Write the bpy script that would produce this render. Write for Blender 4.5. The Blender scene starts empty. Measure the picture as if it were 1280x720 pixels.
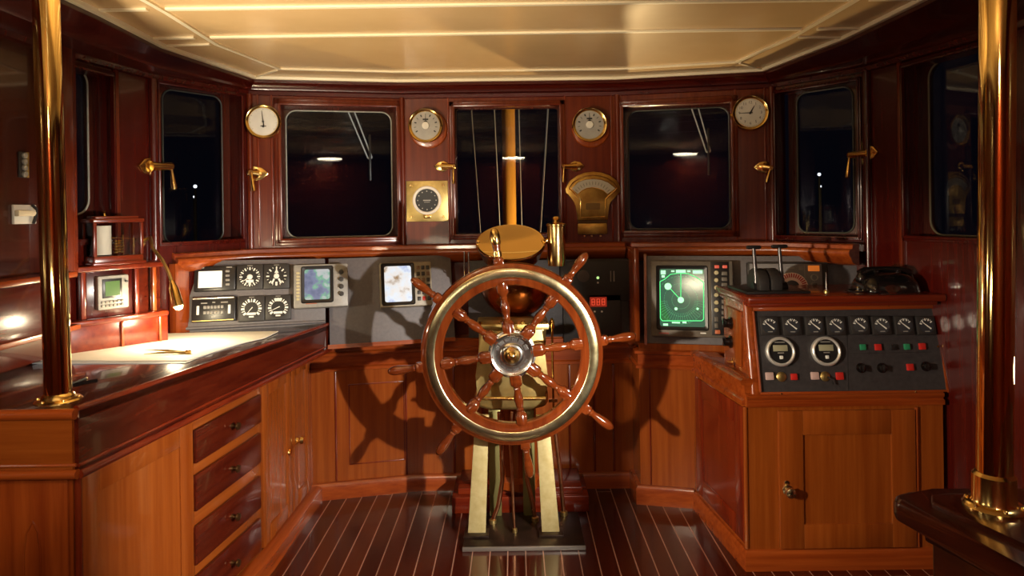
import bpy, bmesh, math, random
from mathutils import Matrix, Vector
random.seed(7)
PI = math.pi
SC = bpy.context.scene
COL = SC.collection

# ---------------------------------------------------------------- camera
FPX, CX, CY, CAMH, ROLL = 850.0, 643.0, 264.0, 1.58, math.radians(0.8)
CAM = Vector((0, 0, CAMH))
_c, _s = math.cos(ROLL), math.sin(ROLL)
cd = bpy.data.cameras.new('camera')
cam = bpy.data.objects.new('camera', cd)
COL.objects.link(cam)
cd.sensor_fit = 'HORIZONTAL'
cd.sensor_width = 36
cd.lens = FPX / 1280 * 36
cd.shift_x = -(CX - 640) / 1280
cd.shift_y = -(360 - CY) / 1280
cd.clip_start = 0.02
cam.matrix_world = Matrix(((_c, _s, 0, 0), (0, 0, -1, 0), (-_s, _c, 0, CAMH), (0, 0, 0, 1)))
SC.camera = cam


def ray(px, py):
    u, v = px - CX, -(py - CY)
    return Vector(((u * _c + v * _s) / FPX, 1, (-u * _s + v * _c) / FPX))


def at(px, py, Y):
    return CAM + ray(px, py) * Y


def athz(px, py, z):
    r = ray(px, py)
    return CAM + r * ((z - CAMH) / r.z)


class Fr:
    """a flat surface in the room: local x right, y up, z out of it"""
    def __init__(s, o, ex, eu):
        s.o = Vector(o); s.ex = Vector(ex).normalized(); s.eu = Vector(eu)
        s.eu = (s.eu - s.ex * s.eu.dot(s.ex)).normalized()
        s.n = s.ex.cross(s.eu)

    def hit(s, px, py, z=0):
        r = ray(px, py); o = s.o + s.n * z
        t = (o - CAM).dot(s.n) / r.dot(s.n)
        return CAM + r * t

    def loc(s, px, py, z=0):
        d = s.hit(px, py, z) - s.o
        return d.dot(s.ex), d.dot(s.eu)

    def mat(s, x=0, y=0, z=0, rot=0):
        o = s.o + s.ex * x + s.eu * y + s.n * z
        m = Matrix((s.ex, s.eu, s.n)).transposed().to_4x4()
        m.translation = o
        return m @ Matrix.Rotation(rot, 4, 'Z')

    def rect(s, x0, y0, x1, y1, z=0):
        """pixel box -> centre x, y, width, height in the surface's metres"""
        xm, ym = (x0 + x1) / 2, (y0 + y1) / 2
        a = s.loc(x0, ym, z)[0]; b = s.loc(x1, ym, z)[0]
        c = s.loc(xm, y1, z)[1]; d = s.loc(xm, y0, z)[1]
        return (a + b) / 2, (c + d) / 2, b - a, d - c

    def m(s, px, py):
        return (s.hit(px, py) - CAM).y / FPX


def wallf(p, q, z=0.0):
    return Fr((p[0], p[1], z), (q[0] - p[0], q[1] - p[1], 0), (0, 0, 1))


# ---------------------------------------------------------------- materials
MATS = {}


def prin(name, col, rough=.5, metal=0., coat=0., emit=None, es=0., spec=.5):
    if name in MATS: return MATS[name]
    m = bpy.data.materials.new(name); m.use_nodes = True
    b = m.node_tree.nodes['Principled BSDF']
    b.inputs['Base Color'].default_value = (*col, 1)
    b.inputs['Roughness'].default_value = rough
    b.inputs['Metallic'].default_value = metal
    b.inputs['Coat Weight'].default_value = coat
    b.inputs['Coat Roughness'].default_value = .05
    b.inputs['Specular IOR Level'].default_value = spec
    if emit:
        b.inputs['Emission Color'].default_value = (*emit, 1)
        b.inputs['Emission Strength'].default_value = es
    MATS[name] = m
    return m


def noisy(name, c1, c2, scale, rough=.4, metal=0., stretch=(1, 1, 1), coat=0., r2=None, lo=.3, hi=.7, bump=0.):
    """principled with a two-colour noise"""
    if name in MATS: return MATS[name]
    m = prin(name, c1, rough, metal, coat); nt = m.node_tree; N = nt.nodes; L = nt.links
    b = N['Principled BSDF']
    tc = N.new('ShaderNodeTexCoord'); mp = N.new('ShaderNodeMapping'); nz = N.new('ShaderNodeTexNoise')
    rp = N.new('ShaderNodeValToRGB')
    mp.inputs['Scale'].default_value = stretch
    nz.inputs['Scale'].default_value = scale; nz.inputs['Detail'].default_value = 6
    nz.inputs['Roughness'].default_value = .6
    rp.color_ramp.elements[0].position = lo; rp.color_ramp.elements[1].position = hi
    rp.color_ramp.elements[0].color = (*c1, 1); rp.color_ramp.elements[1].color = (*c2, 1)
    L.new(tc.outputs['Object'], mp.inputs['Vector']); L.new(mp.outputs[0], nz.inputs['Vector'])
    L.new(nz.outputs['Fac'], rp.inputs[0]); L.new(rp.outputs[0], b.inputs['Base Color'])
    if r2 is not None:
        mr = N.new('ShaderNodeMapRange'); mr.inputs['To Min'].default_value = rough; mr.inputs['To Max'].default_value = r2
        L.new(nz.outputs['Fac'], mr.inputs['Value']); L.new(mr.outputs[0], b.inputs['Roughness'])
    if bump:
        bp = N.new('ShaderNodeBump'); bp.inputs['Strength'].default_value = bump; bp.inputs['Distance'].default_value = .002
        L.new(nz.outputs['Fac'], bp.inputs['Height']); L.new(bp.outputs[0], b.inputs['Normal'])
    return m


TONES = {'side': ((.040, .0022, .0014), (.070, .0052, .0022)),  # side: darker, redder copy of wall wood; shade put into the colour
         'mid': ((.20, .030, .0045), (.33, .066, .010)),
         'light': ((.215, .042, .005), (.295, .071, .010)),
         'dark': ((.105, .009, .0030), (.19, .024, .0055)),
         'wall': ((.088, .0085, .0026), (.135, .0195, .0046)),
         'wheel': ((.088, .0135, .0026), (.158, .031, .0055)),
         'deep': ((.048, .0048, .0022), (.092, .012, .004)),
         'black': ((.030, .0045, .002), (.06, .009, .0035))}


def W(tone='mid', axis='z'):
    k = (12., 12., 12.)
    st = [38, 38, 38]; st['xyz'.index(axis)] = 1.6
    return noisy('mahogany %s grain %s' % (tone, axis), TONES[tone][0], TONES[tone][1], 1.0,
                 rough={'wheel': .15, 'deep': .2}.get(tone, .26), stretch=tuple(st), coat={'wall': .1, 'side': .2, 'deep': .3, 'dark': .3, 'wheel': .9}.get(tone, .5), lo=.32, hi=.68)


BRASS = noisy('polished brass', (.80, .52, .16), (.93, .68, .27), 9, .12, 1., r2=.24)
BRASS2 = noisy('satin brass casting', (.52, .38, .13), (.72, .56, .23), 14, .30, .95, r2=.45)
BRASSP = noisy('mirror polished brass', (.82, .56, .18), (.93, .70, .30), 5, .05, 1., r2=.10)
BRASSB = noisy('worn brass rim band', (.62, .52, .27), (.80, .72, .44), 16, .15, 1., r2=.30)
LEGBR = noisy('dull yellow brass plate', (.54, .43, .18), (.66, .56, .28), 30, .42, .35, r2=.6)
BRONZE = noisy('bronze with tarnish', (.42, .22, .05), (.66, .42, .11), 20, .26, 1., r2=.5)
COPPER = noisy('dark copper bowl', (.24, .075, .025), (.42, .15, .05), 8, .18, 1., r2=.3)
PIPE = noisy('copper pipe', (.50, .21, .10), (.66, .34, .18), 20, .22, 1., r2=.4)
STEEL = noisy('polished nickel', (.62, .62, .58), (.80, .78, .72), 12, .14, 1., r2=.28)
SEAL = noisy('pale window seal', (.26, .26, .22), (.42, .41, .35), 40, .4)
PLATE = noisy('oiled dark plate', (.018, .010, .008), (.05, .028, .018), 16, .28, .6, r2=.5)
GRAY = noisy('grey leatherette panel', (.112, .101, .108), (.145, .132, .140), 60, .55, bump=.15)
BLKPAN = noisy('charcoal engine panel', (.026, .023, .026), (.045, .040, .043), 50, .5, bump=.1)
BLACK = prin('black plastic', (.012, .011, .012), .35)
BLKSOFT = prin('soft black bezel', (.022, .019, .019), .5)
BAKE = prin('gloss black bakelite', (.006, .005, .005), .12, coat=.5)
CASE = noisy('putty grey instrument case', (.11, .095, .078), (.15, .13, .105), 40, .45)
CASE2 = noisy('silver grey instrument case', (.23, .22, .205), (.30, .29, .27), 40, .4)
WHITE = prin('white print', (.80, .80, .76), .5)
PINK = prin('pale rose cap', (.52, .36, .34), .45)
DIAL = noisy('ivory dial', (.66, .63, .55), (.74, .71, .62), 20, .45)
DIALG = noisy('grey dial', (.30, .28, .25), (.36, .34, .30), 20, .45)
DIALB = prin('black dial', (.010, .010, .011), .4)
REDP = prin('red plastic', (.50, .02, .015), .35)
GREENP = prin('green plastic', (.02, .22, .10), .35)
YELP = prin('cream key', (.55, .48, .28), .45)
ORANGE = prin('orange lens', (.75, .16, .02), .4)
PAPER = noisy('chart paper', (.74, .70, .60), (.82, .78, .68), 6, .7)
GREENLCD = prin('green liquid crystal', (.03, .07, .012), .3, emit=(.10, .24, .03), es=.35)
LCD = prin('grey liquid crystal', (.34, .33, .22), .4)
WHITELCD = prin('back-lit white screen', (.6, .58, .5), .25, emit=(1, .93, .82), es=.75)
LEDRED = prin('red digits', (.3, .02, .01), .4, emit=(1, .10, .04), es=1.1)
LEDWIN = prin('red display window', (.12, .01, .006), .3, emit=(.7, .05, .02), es=.35)
LAMPG = prin('green pilot lamp', (.3, .5, .2), .4, emit=(.55, .9, .3), es=1.0)
BULB = prin('lit bulb', (1, .9, .7), .4, emit=(1, .80, .45), es=60)
DIFF = prin('lit ceiling diffuser', (1, .95, .85), .4, emit=(1, .84, .58), es=75)
RG1 = prin('radar green', (.02, .3, .08), .4, emit=(.10, .95, .28), es=1.0)
RG2 = prin('radar bright green', (.1, .5, .2), .4, emit=(.45, 1, .55), es=1.3)
RDK = prin('radar dark green', (.0, .04, .01), .4, emit=(.0, .11, .02), es=1.0)
RBG = prin('radar screen', (.015, .035, .03), .10, emit=(.03, .105, .062), es=1.0)
CREAM = noisy('cream ceiling gloss paint', (.66, .445, .215), (.72, .495, .25), 3, .25, coat=.08)
CREAM2 = noisy('pale cream batten', (.92, .80, .56), (.95, .84, .60), 3, .3)
MASTW = noisy('varnished spruce mast', (.55, .24, .03), (.72, .36, .06), 1.0, .3, stretch=(30, 30, 2), coat=.4)
WIRE = prin('steel wire', (.62, .62, .62), .4)


def glassmat(name, tint=(1, 1, 1), ior=1.5):
    m = bpy.data.materials.new(name); m.use_nodes = True
    nt = m.node_tree; N = nt.nodes; N.clear()
    o = N.new('ShaderNodeOutputMaterial'); mx = N.new('ShaderNodeMixShader'); f = N.new('ShaderNodeFresnel')
    t = N.new('ShaderNodeBsdfTransparent'); g = N.new('ShaderNodeBsdfGlossy')
    f.inputs['IOR'].default_value = ior; g.inputs['Roughness'].default_value = 0.01
    t.inputs[0].default_value = (*tint, 1)
    nt.links.new(f.outputs[0], mx.inputs[0]); nt.links.new(t.outputs[0], mx.inputs[1])
    nt.links.new(g.outputs[0], mx.inputs[2]); nt.links.new(mx.outputs[0], o.inputs[0])
    return m


GLASS = glassmat('window glass', (.85, .88, .9), 1.28)
PANE = glassmat('thin glass', (.96, .96, .95), 1.3)


def floormat():
    m = prin('laid deck planks', (.1, .01, .01), .2, coat=.35); nt = m.node_tree; N = nt.nodes; L = nt.links
    b = N['Principled BSDF']
    tc = N.new('ShaderNodeTexCoord'); sp = N.new('ShaderNodeSeparateXYZ'); cb = N.new('ShaderNodeCombineXYZ')
    ad = N.new('ShaderNodeMath'); ad.inputs[1].default_value = .051 + .0819 * 60 + .0012
    br = N.new('ShaderNodeTexBrick')
    br.offset = .37; br.offset_frequency = 3; br.squash = 1
    br.inputs['Scale'].default_value = 1; br.inputs['Mortar Size'].default_value = .0026
    br.inputs['Mortar Smooth'].default_value = .05; br.inputs['Bias'].default_value = -.3
    br.inputs['Brick Width'].default_value = 1.45; br.inputs['Row Height'].default_value = .0819
    br.inputs['Color1'].default_value = (.036, .0034, .0018, 1); br.inputs['Color2'].default_value = (.085, .013, .0045, 1)
    br.inputs['Mortar'].default_value = (.34, .18, .125, 1)
    L.new(tc.outputs['Object'], sp.inputs[0]); L.new(sp.outputs['Y'], cb.inputs[0])
    L.new(sp.outputs['X'], ad.inputs[0]); L.new(ad.outputs[0], cb.inputs[1]); L.new(cb.outputs[0], br.inputs['Vector'])
    nz = N.new('ShaderNodeTexNoise'); mp = N.new('ShaderNodeMapping'); mp.inputs['Scale'].default_value = (60, 2.5, 1)
    nz.inputs['Scale'].default_value = 1; nz.inputs['Detail'].default_value = 5
    L.new(tc.outputs['Object'], mp.inputs[0]); L.new(mp.outputs[0], nz.inputs['Vector'])
    mx = N.new('ShaderNodeMix'); mx.data_type = 'RGBA'; mx.blend_type = 'MULTIPLY'; mx.inputs['Factor'].default_value = .5
    mr = N.new('ShaderNodeMapRange'); mr.inputs['From Min'].default_value = .3; mr.inputs['From Max'].default_value = .7
    mr.inputs['To Min'].default_value = .35; mr.inputs['To Max'].default_value = 1.3
    L.new(nz.outputs['Fac'], mr.inputs['Value'])
    L.new(br.outputs['Color'], mx.inputs['A']); L.new(mr.outputs[0], mx.inputs['B'])
    L.new(mx.outputs['Result'], b.inputs['Base Color'])
    return m


def screenmat(name, stops, scale, es, stretch=(1, 1, 1)):
    m = prin(name, (.05, .05, .06), .1); nt = m.node_tree; N = nt.nodes; L = nt.links; b = N['Principled BSDF']
    tc = N.new('ShaderNodeTexCoord'); mp = N.new('ShaderNodeMapping'); mp.inputs['Scale'].default_value = stretch
    nz = N.new('ShaderNodeTexNoise'); nz.inputs['Scale'].default_value = scale; nz.inputs['Detail'].default_value = 4
    rp = N.new('ShaderNodeValToRGB'); cr = rp.color_ramp
    while len(cr.elements) < len(stops): cr.elements.new(.5)
    for e, (p, c) in zip(cr.elements, stops): e.position = p; e.color = (*c, 1)
    L.new(tc.outputs['Object'], mp.inputs[0]); L.new(mp.outputs[0], nz.inputs['Vector']); L.new(nz.outputs['Fac'], rp.inputs[0])
    L.new(rp.outputs[0], b.inputs['Emission Color']); b.inputs['Emission Strength'].default_value = es
    return m


SONAR = screenmat('echo sounder picture', [(.30, (.07, .11, .26)), (.47, (.24, .30, .50)), (.53, (.22, .62, .38)), (.58, (.62, .74, .72)), (.72, (.85, .78, .80))], 13, .62)
CHARTSCR = screenmat('plotter picture with flash glare', [(.30, (.35, .20, .08)), (.44, (.9, .85, .8)), (.6, (.85, .92, 1)), (.75, (.42, .50, .8))], 16, .95)  # pale glow puts the flash's white reflection into the screen colour

# ---------------------------------------------------------------- mesh builder


class MB:
    def __init__(s):
        s.v = []; s.f = []; s.mi = []; s.T = Matrix(); s.m = 0

    def add(s, vs, fs):
        o = len(s.v); s.v += [s.T @ Vector(p) for p in vs]
        for f in fs: s.f.append([o + i for i in f]); s.mi.append(s.m)
        return s

    def addbm(s, bm):
        bm.verts.ensure_lookup_table(); bm.verts.index_update()
        s.add([v.co.copy() for v in bm.verts], [[v.index for v in f.verts] for f in bm.faces]); bm.free(); return s

    def box(s, x0, x1, y0, y1, z0, z1, r=0, seg=2):
        bm = bmesh.new(); bmesh.ops.create_cube(bm, size=1)
        for v in bm.verts:
            v.co = Vector((x0 + (v.co.x + .5) * (x1 - x0), y0 + (v.co.y + .5) * (y1 - y0), z0 + (v.co.z + .5) * (z1 - z0)))
        if r > 0: bmesh.ops.bevel(bm, geom=bm.edges[:], offset=r, segments=seg, affect='EDGES', profile=.5, clamp_overlap=True)
        return s.addbm(bm)

    def prism(s, poly, z0, z1, r=0, seg=2, top=None):
        """poly in xy; top: optional second outline at z1"""
        bm = bmesh.new(); n = len(poly); tp = top or poly
        a = sum(poly[i][0] * poly[(i + 1) % n][1] - poly[(i + 1) % n][0] * poly[i][1] for i in range(n))
        if a < 0: poly = poly[::-1]; tp = tp[::-1]
        za = z0 if callable(z0) else (lambda x, y: z0)
        zb = z1 if callable(z1) else (lambda x, y: z1)
        b = [bm.verts.new((x, y, za(x, y))) for x, y in poly]; t = [bm.verts.new((x, y, zb(x, y))) for x, y in tp]
        bm.faces.new(b[::-1]); ft = bm.faces.new(t)
        for i in range(n): bm.faces.new((b[i], b[(i + 1) % n], t[(i + 1) % n], t[i]))
        if r > 0: bmesh.ops.bevel(bm, geom=bm.edges[:], offset=r, segments=seg, affect='EDGES', profile=.5, clamp_overlap=True)
        return s.addbm(bm)

    def lathe(s, prof, seg=32, T=None, closed=False, a0=0, a1=None):
        """prof: (radius, height) revolved about local z"""
        T = T or Matrix(); vs = []; fs = []; full = a1 is None; n = len(prof)
        k = seg if full else seg + 1
        for i in range(k):
            a = a0 + (2 * PI if full else (a1 - a0)) * i / seg
            for r, h in prof: vs.append(T @ Vector((r * math.cos(a), r * math.sin(a), h)))
        for i in range(seg):
            j = (i + 1) % k
            for q in range(n if closed else n - 1):
                w = (q + 1) % n
                fs.append([i * n + q, j * n + q, j * n + w, i * n + w])
        bm = bmesh.new(); bv = [bm.verts.new(v) for v in vs]
        for f in fs: bm.faces.new([bv[i] for i in f])
        bmesh.ops.remove_doubles(bm, verts=bm.verts[:], dist=1e-6)
        bmesh.ops.recalc_face_normals(bm, faces=bm.faces[:])
        return s.addbm(bm)

    def cyl(s, x, y, z0, z1, r, seg=24, bev=0):
        b = bev
        p = [(0, z0), (r, z0), (r, z1 - b), (r - b, z1), (0, z1)] if b else [(0, z0), (r, z0), (r, z1), (0, z1)]
        return s.lathe(p, seg, Matrix.Translation((x, y, 0)))

    def ring(s, x, y, z0, z1, r0, r1, seg=32, b=0):
        p = [(r0, z0), (r1, z0), (r1, z1 - b), (r1 - b, z1), (r0 + b, z1), (r0, z1 - b)] if b else [(r0, z0), (r1, z0), (r1, z1), (r0, z1)]
        return s.lathe(p, seg, Matrix.Translation((x, y, 0)), closed=True)

    def tube(s, pts, r, seg=10, closed=False):
        pts = [Vector(p) for p in pts]; n = len(pts); rs = r if isinstance(r, (list, tuple)) else [r] * n
        tan = []
        for i in range(n):
            a = pts[(i - 1) % n] if (closed or i > 0) else pts[i]; b = pts[(i + 1) % n] if (closed or i < n - 1) else pts[i]
            tan.append((b - a).normalized())
        u = tan[0].orthogonal().normalized(); vs = []
        for i in range(n):
            u = (u - tan[i] * u.dot(tan[i])).normalized(); w = tan[i].cross(u)
            for k in range(seg):
                a = 2 * PI * k / seg; vs.append(pts[i] + (u * math.cos(a) + w * math.sin(a)) * rs[i])
        fs = []
        for i in range(n if closed else n - 1):
            j = (i + 1) % n
            for k in range(seg): fs.append([i * seg + k, i * seg + (k + 1) % seg, j * seg + (k + 1) % seg, j * seg + k])
        if not closed: fs.append(list(range(seg))[::-1]); fs.append([(n - 1) * seg + k for k in range(seg)])
        bm = bmesh.new(); bv = [bm.verts.new(v) for v in vs]
        for f in fs: bm.faces.new([bv[i] for i in f])
        if closed: bmesh.ops.remove_doubles(bm, verts=bm.verts[:], dist=1e-7)
        bmesh.ops.recalc_face_normals(bm, faces=bm.faces[:])
        return s.addbm(bm)

    def bar(s, x0, y0, x1, y1, w, z0, z1):
        d = Vector((x1 - x0, y1 - y0)); l = d.length or 1e-6; d /= l; p = Vector((-d.y, d.x)) * w / 2
        return s.prism([(x0 - p.x, y0 - p.y), (x1 - p.x, y1 - p.y), (x1 + p.x, y1 + p.y), (x0 + p.x, y0 + p.y)], z0, z1)

    def loft(s, rows, cap=False):
        n = len(rows[0]); vs = [p for r in rows for p in r]
        fs = [[a * n + i, a * n + i + 1, (a + 1) * n + i + 1, (a + 1) * n + i] for a in range(len(rows) - 1) for i in range(n - 1)]
        bm = bmesh.new(); bv = [bm.verts.new(v) for v in vs]
        for f in fs: bm.faces.new([bv[i] for i in f])
        if cap:
            m = len(rows)
            bm.faces.new([bv[a * n] for a in range(m)]); bm.faces.new([bv[a * n + n - 1] for a in range(m)][::-1])
        bmesh.ops.recalc_face_normals(bm, faces=bm.faces[:])
        return s.addbm(bm)

    def sweep(s, plan, prof, close=True):
        """profile (out into room, z) along a plan polyline walked left to right"""
        P = [Vector(p) for p in plan]; n = len(P); mit = []
        for i in range(n):
            ds = []
            if i > 0: ds.append((P[i] - P[i - 1]).normalized())
            if i < n - 1: ds.append((P[i + 1] - P[i]).normalized())
            ns = [Vector((d.y, -d.x)) for d in ds]
            m = ns[0] if len(ns) == 1 else (ns[0] + ns[1]) / (1 + ns[0].dot(ns[1]))
            mit.append(m)
        pr = list(prof) + ([prof[0]] if close else [])
        rows = [[(P[i].x + mit[i].x * o, P[i].y + mit[i].y * o, z) for i in range(n)] for o, z in pr]
        vs = []; k = len(prof)
        for i in range(n):
            for o, z in prof: vs.append((P[i].x + mit[i].x * o, P[i].y + mit[i].y * o, z))
        bm = bmesh.new(); bv = [bm.verts.new(v) for v in vs]
        for i in range(n - 1):
            for q in range(k if close else k - 1):
                w = (q + 1) % k
                bm.faces.new([bv[i * k + q], bv[(i + 1) * k + q], bv[(i + 1) * k + w], bv[i * k + w]])
        if close:
            bm.faces.new([bv[q] for q in range(k)]); bm.faces.new([bv[(n - 1) * k + q] for q in range(k)][::-1])
        bmesh.ops.recalc_face_normals(bm, faces=bm.faces[:])
        return s.addbm(bm)

    def text(s, t, size, x, y, z):
        vs, fs = glyphs(t)
        return s.add([(x + vx * size, y + vy * size, z) for vx, vy in vs], fs)

    def build(s, name, mats, parent=None, M=None, ang=38):
        me = bpy.data.meshes.new(name)
        me.from_pydata([tuple(v) for v in s.v], [], s.f)
        if not isinstance(mats, (list, tuple)): mats = [mats]
        for m in mats: me.materials.append(m)
        for p, i in zip(me.polygons, s.mi): p.material_index = i; p.use_smooth = True
        me.set_sharp_from_angle(angle=math.radians(ang))
        o = bpy.data.objects.new(name, me); COL.objects.link(o)
        if parent: o.parent = parent
        if M is not None:
            if parent: o.matrix_local = M
            else: o.matrix_world = M
        return o


_G = {}


def glyphs(t):
    if t not in _G:
        cu = bpy.data.curves.new('t', 'FONT'); cu.body = t; cu.align_x = 'CENTER'; cu.align_y = 'CENTER'; cu.resolution_u = 2
        ob = bpy.data.objects.new('t', cu); COL.objects.link(ob)
        dg = bpy.context.evaluated_depsgraph_get(); me = ob.evaluated_get(dg).to_mesh()
        _G[t] = ([(v.co.x, v.co.y) for v in me.vertices], [list(p.vertices) for p in me.polygons])
        ob.evaluated_get(dg).to_mesh_clear(); bpy.data.objects.remove(ob); bpy.data.curves.remove(cu)
    return _G[t]


def tag(o, label, cat, group=None, kind=None):
    o['label'] = label; o['category'] = cat
    if group: o['group'] = group
    if kind: o['kind'] = kind
    return o


def thing(name, label, cat, M=None, group=None):
    o = bpy.data.objects.new(name, None); COL.objects.link(o); o.empty_display_size = .05
    if M is not None: o.matrix_world = M
    return tag(o, label, cat, group)


def struct(o):
    o['kind'] = 'structure'; return o


def copyt(root, M, label):
    r = root.copy(); COL.objects.link(r); r.matrix_world = M; r['label'] = label
    for ch in list(root.children):
        c = ch.copy(); COL.objects.link(c); c.parent = r
        for g in list(ch.children):
            d = g.copy(); COL.objects.link(d); d.parent = c
    return r


def rrect(w, h, r, n=5, cx=0, cy=0):
    pts = []
    for sx, sy, a in ((1, -1, -PI / 2), (1, 1, 0), (-1, 1, PI / 2), (-1, -1, PI)):
        for i in range(n + 1):
            t = a + PI / 2 * i / n
            pts.append((cx + sx * (w / 2 - r) + r * math.cos(t), cy + sy * (h / 2 - r) + r * math.sin(t)))
    return pts


def tr(x=0, y=0, z=0): return Matrix.Translation((x, y, z))
# ================================================================ the room
A = [(-1.90, -1.4), (-1.90, 2.80), (-1.79, 3.37), (-1.49, 3.83), (-.66, 4.03), (.62, 4.03), (1.465, 3.84), (1.79, 3.43), (1.975, 2.60), (1.975, -1.4)]
CEIL = 2.35
EDGE = [(-1.551, -1.4), (-1.555, 2.56), (-1.58, 3.064), (-1.444, 3.80), (-.665, 3.955), (.60, 3.965), (1.40, 3.785), (1.516, 3.09), (1.533, 2.57), (1.533, -1.4)]
TH = .10

fl = MB(); fl.prism([(x * 1.03, y * 1.03) for x, y in A], -.05, 0)
struct(fl.build('floor', floormat()))

# ceiling: painted boards with pale battens
c = MB(); c.prism(A, CEIL, CEIL + .06)
ceil = struct(c.build('ceiling', CREAM))


def inset(poly, d):
    P = [Vector(p) for p in poly]; out = []
    for i in range(len(P)):
        ds = []
        if i > 0: ds.append((P[i] - P[i - 1]).normalized())
        if i < len(P) - 1: ds.append((P[i + 1] - P[i]).normalized())
        ns = [Vector((e.y, -e.x)) for e in ds]
        m = ns[0] if len(ns) == 1 else (ns[0] + ns[1]) / (1 + ns[0].dot(ns[1]))
        out.append((P[i].x + m.x * d, P[i].y + m.y * d))
    return out


b = MB()
b.sweep(EDGE, [(-.02, CEIL), (.0, CEIL - .014), (.022, CEIL - .014), (.028, CEIL + .002)])
IN = inset(EDGE, .255)
b.sweep(IN, [(-.010, CEIL + .002), (-.010, CEIL - .008), (.010, CEIL - .008), (.010, CEIL + .002)])
for i in range(2, 8):
    if i in (4, 5): continue
    p, q = Vector(IN[i]), Vector(EDGE[i]); d = (q - p)
    b.bar(p.x + d.x * .12, p.y + d.y * .12, p.x + d.x * .9, p.y + d.y * .9, .014, CEIL - .007, CEIL + .002)
for px0, px1, y in ((0, 0, 2.93), (0, 0, 2.52), (0, 0, 2.1), (0, 0, 1.3)):
    def xe(P, sgn):
        for a, q in zip(P[:-1], P[1:]):
            if min(a[1], q[1]) <= y <= max(a[1], q[1]) and a[1] != q[1]:
                x = a[0] + (q[0] - a[0]) * (y - a[1]) / (q[1] - a[1])
                if x * sgn > 0: return x
    l, r = xe(IN, -1), xe(IN, 1); le, re_ = xe(EDGE, -1), xe(EDGE, 1)
    b.box(l + .02, r - .02, y - .010, y + .010, CEIL - .008, CEIL + .002)
    b.box(le + .03, l - .05, y - .010, y + .010, CEIL - .008, CEIL + .002)
    b.box(r + .05, re_ - .03, y - .010, y + .010, CEIL - .008, CEIL + .002)
struct(b.build('trim_1', CREAM2))
# dark cornice between the ceiling's edge and the walls
k = MB()
prof = []
for t, dz in ((0, -.012), (0, -.03), (.25, -.04), (.45, -.055), (.5, -.066), (.9, -.072), (.93, -.092), (1, -.096)):
    prof.append([(e[0] + (a[0] - e[0]) * t, e[1] + (a[1] - e[1]) * t, CEIL + dz) for e, a in zip(EDGE, A)])
k.loft(prof)
struct(k.build('trim_2', W('side', 'x'), ang=25))

FW = {}
for nm, i in (('left_aft', 0), ('left', 1), ('left_bow', 2), ('front_left', 3), ('front', 4), ('front_right', 5), ('right_bow', 6), ('right', 7), ('right_aft', 8)):
    FW[nm] = (wallf(A[i], A[i + 1]), (Vector(A[i + 1]) - Vector(A[i])).length)


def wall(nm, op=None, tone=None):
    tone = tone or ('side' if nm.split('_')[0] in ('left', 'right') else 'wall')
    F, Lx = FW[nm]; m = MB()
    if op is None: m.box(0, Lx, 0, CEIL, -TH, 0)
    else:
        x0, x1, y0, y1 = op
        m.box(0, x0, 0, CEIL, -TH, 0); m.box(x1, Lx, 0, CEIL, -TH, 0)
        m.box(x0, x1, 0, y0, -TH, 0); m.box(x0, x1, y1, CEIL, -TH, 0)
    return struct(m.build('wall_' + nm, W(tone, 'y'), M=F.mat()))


WN = [0]


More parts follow.
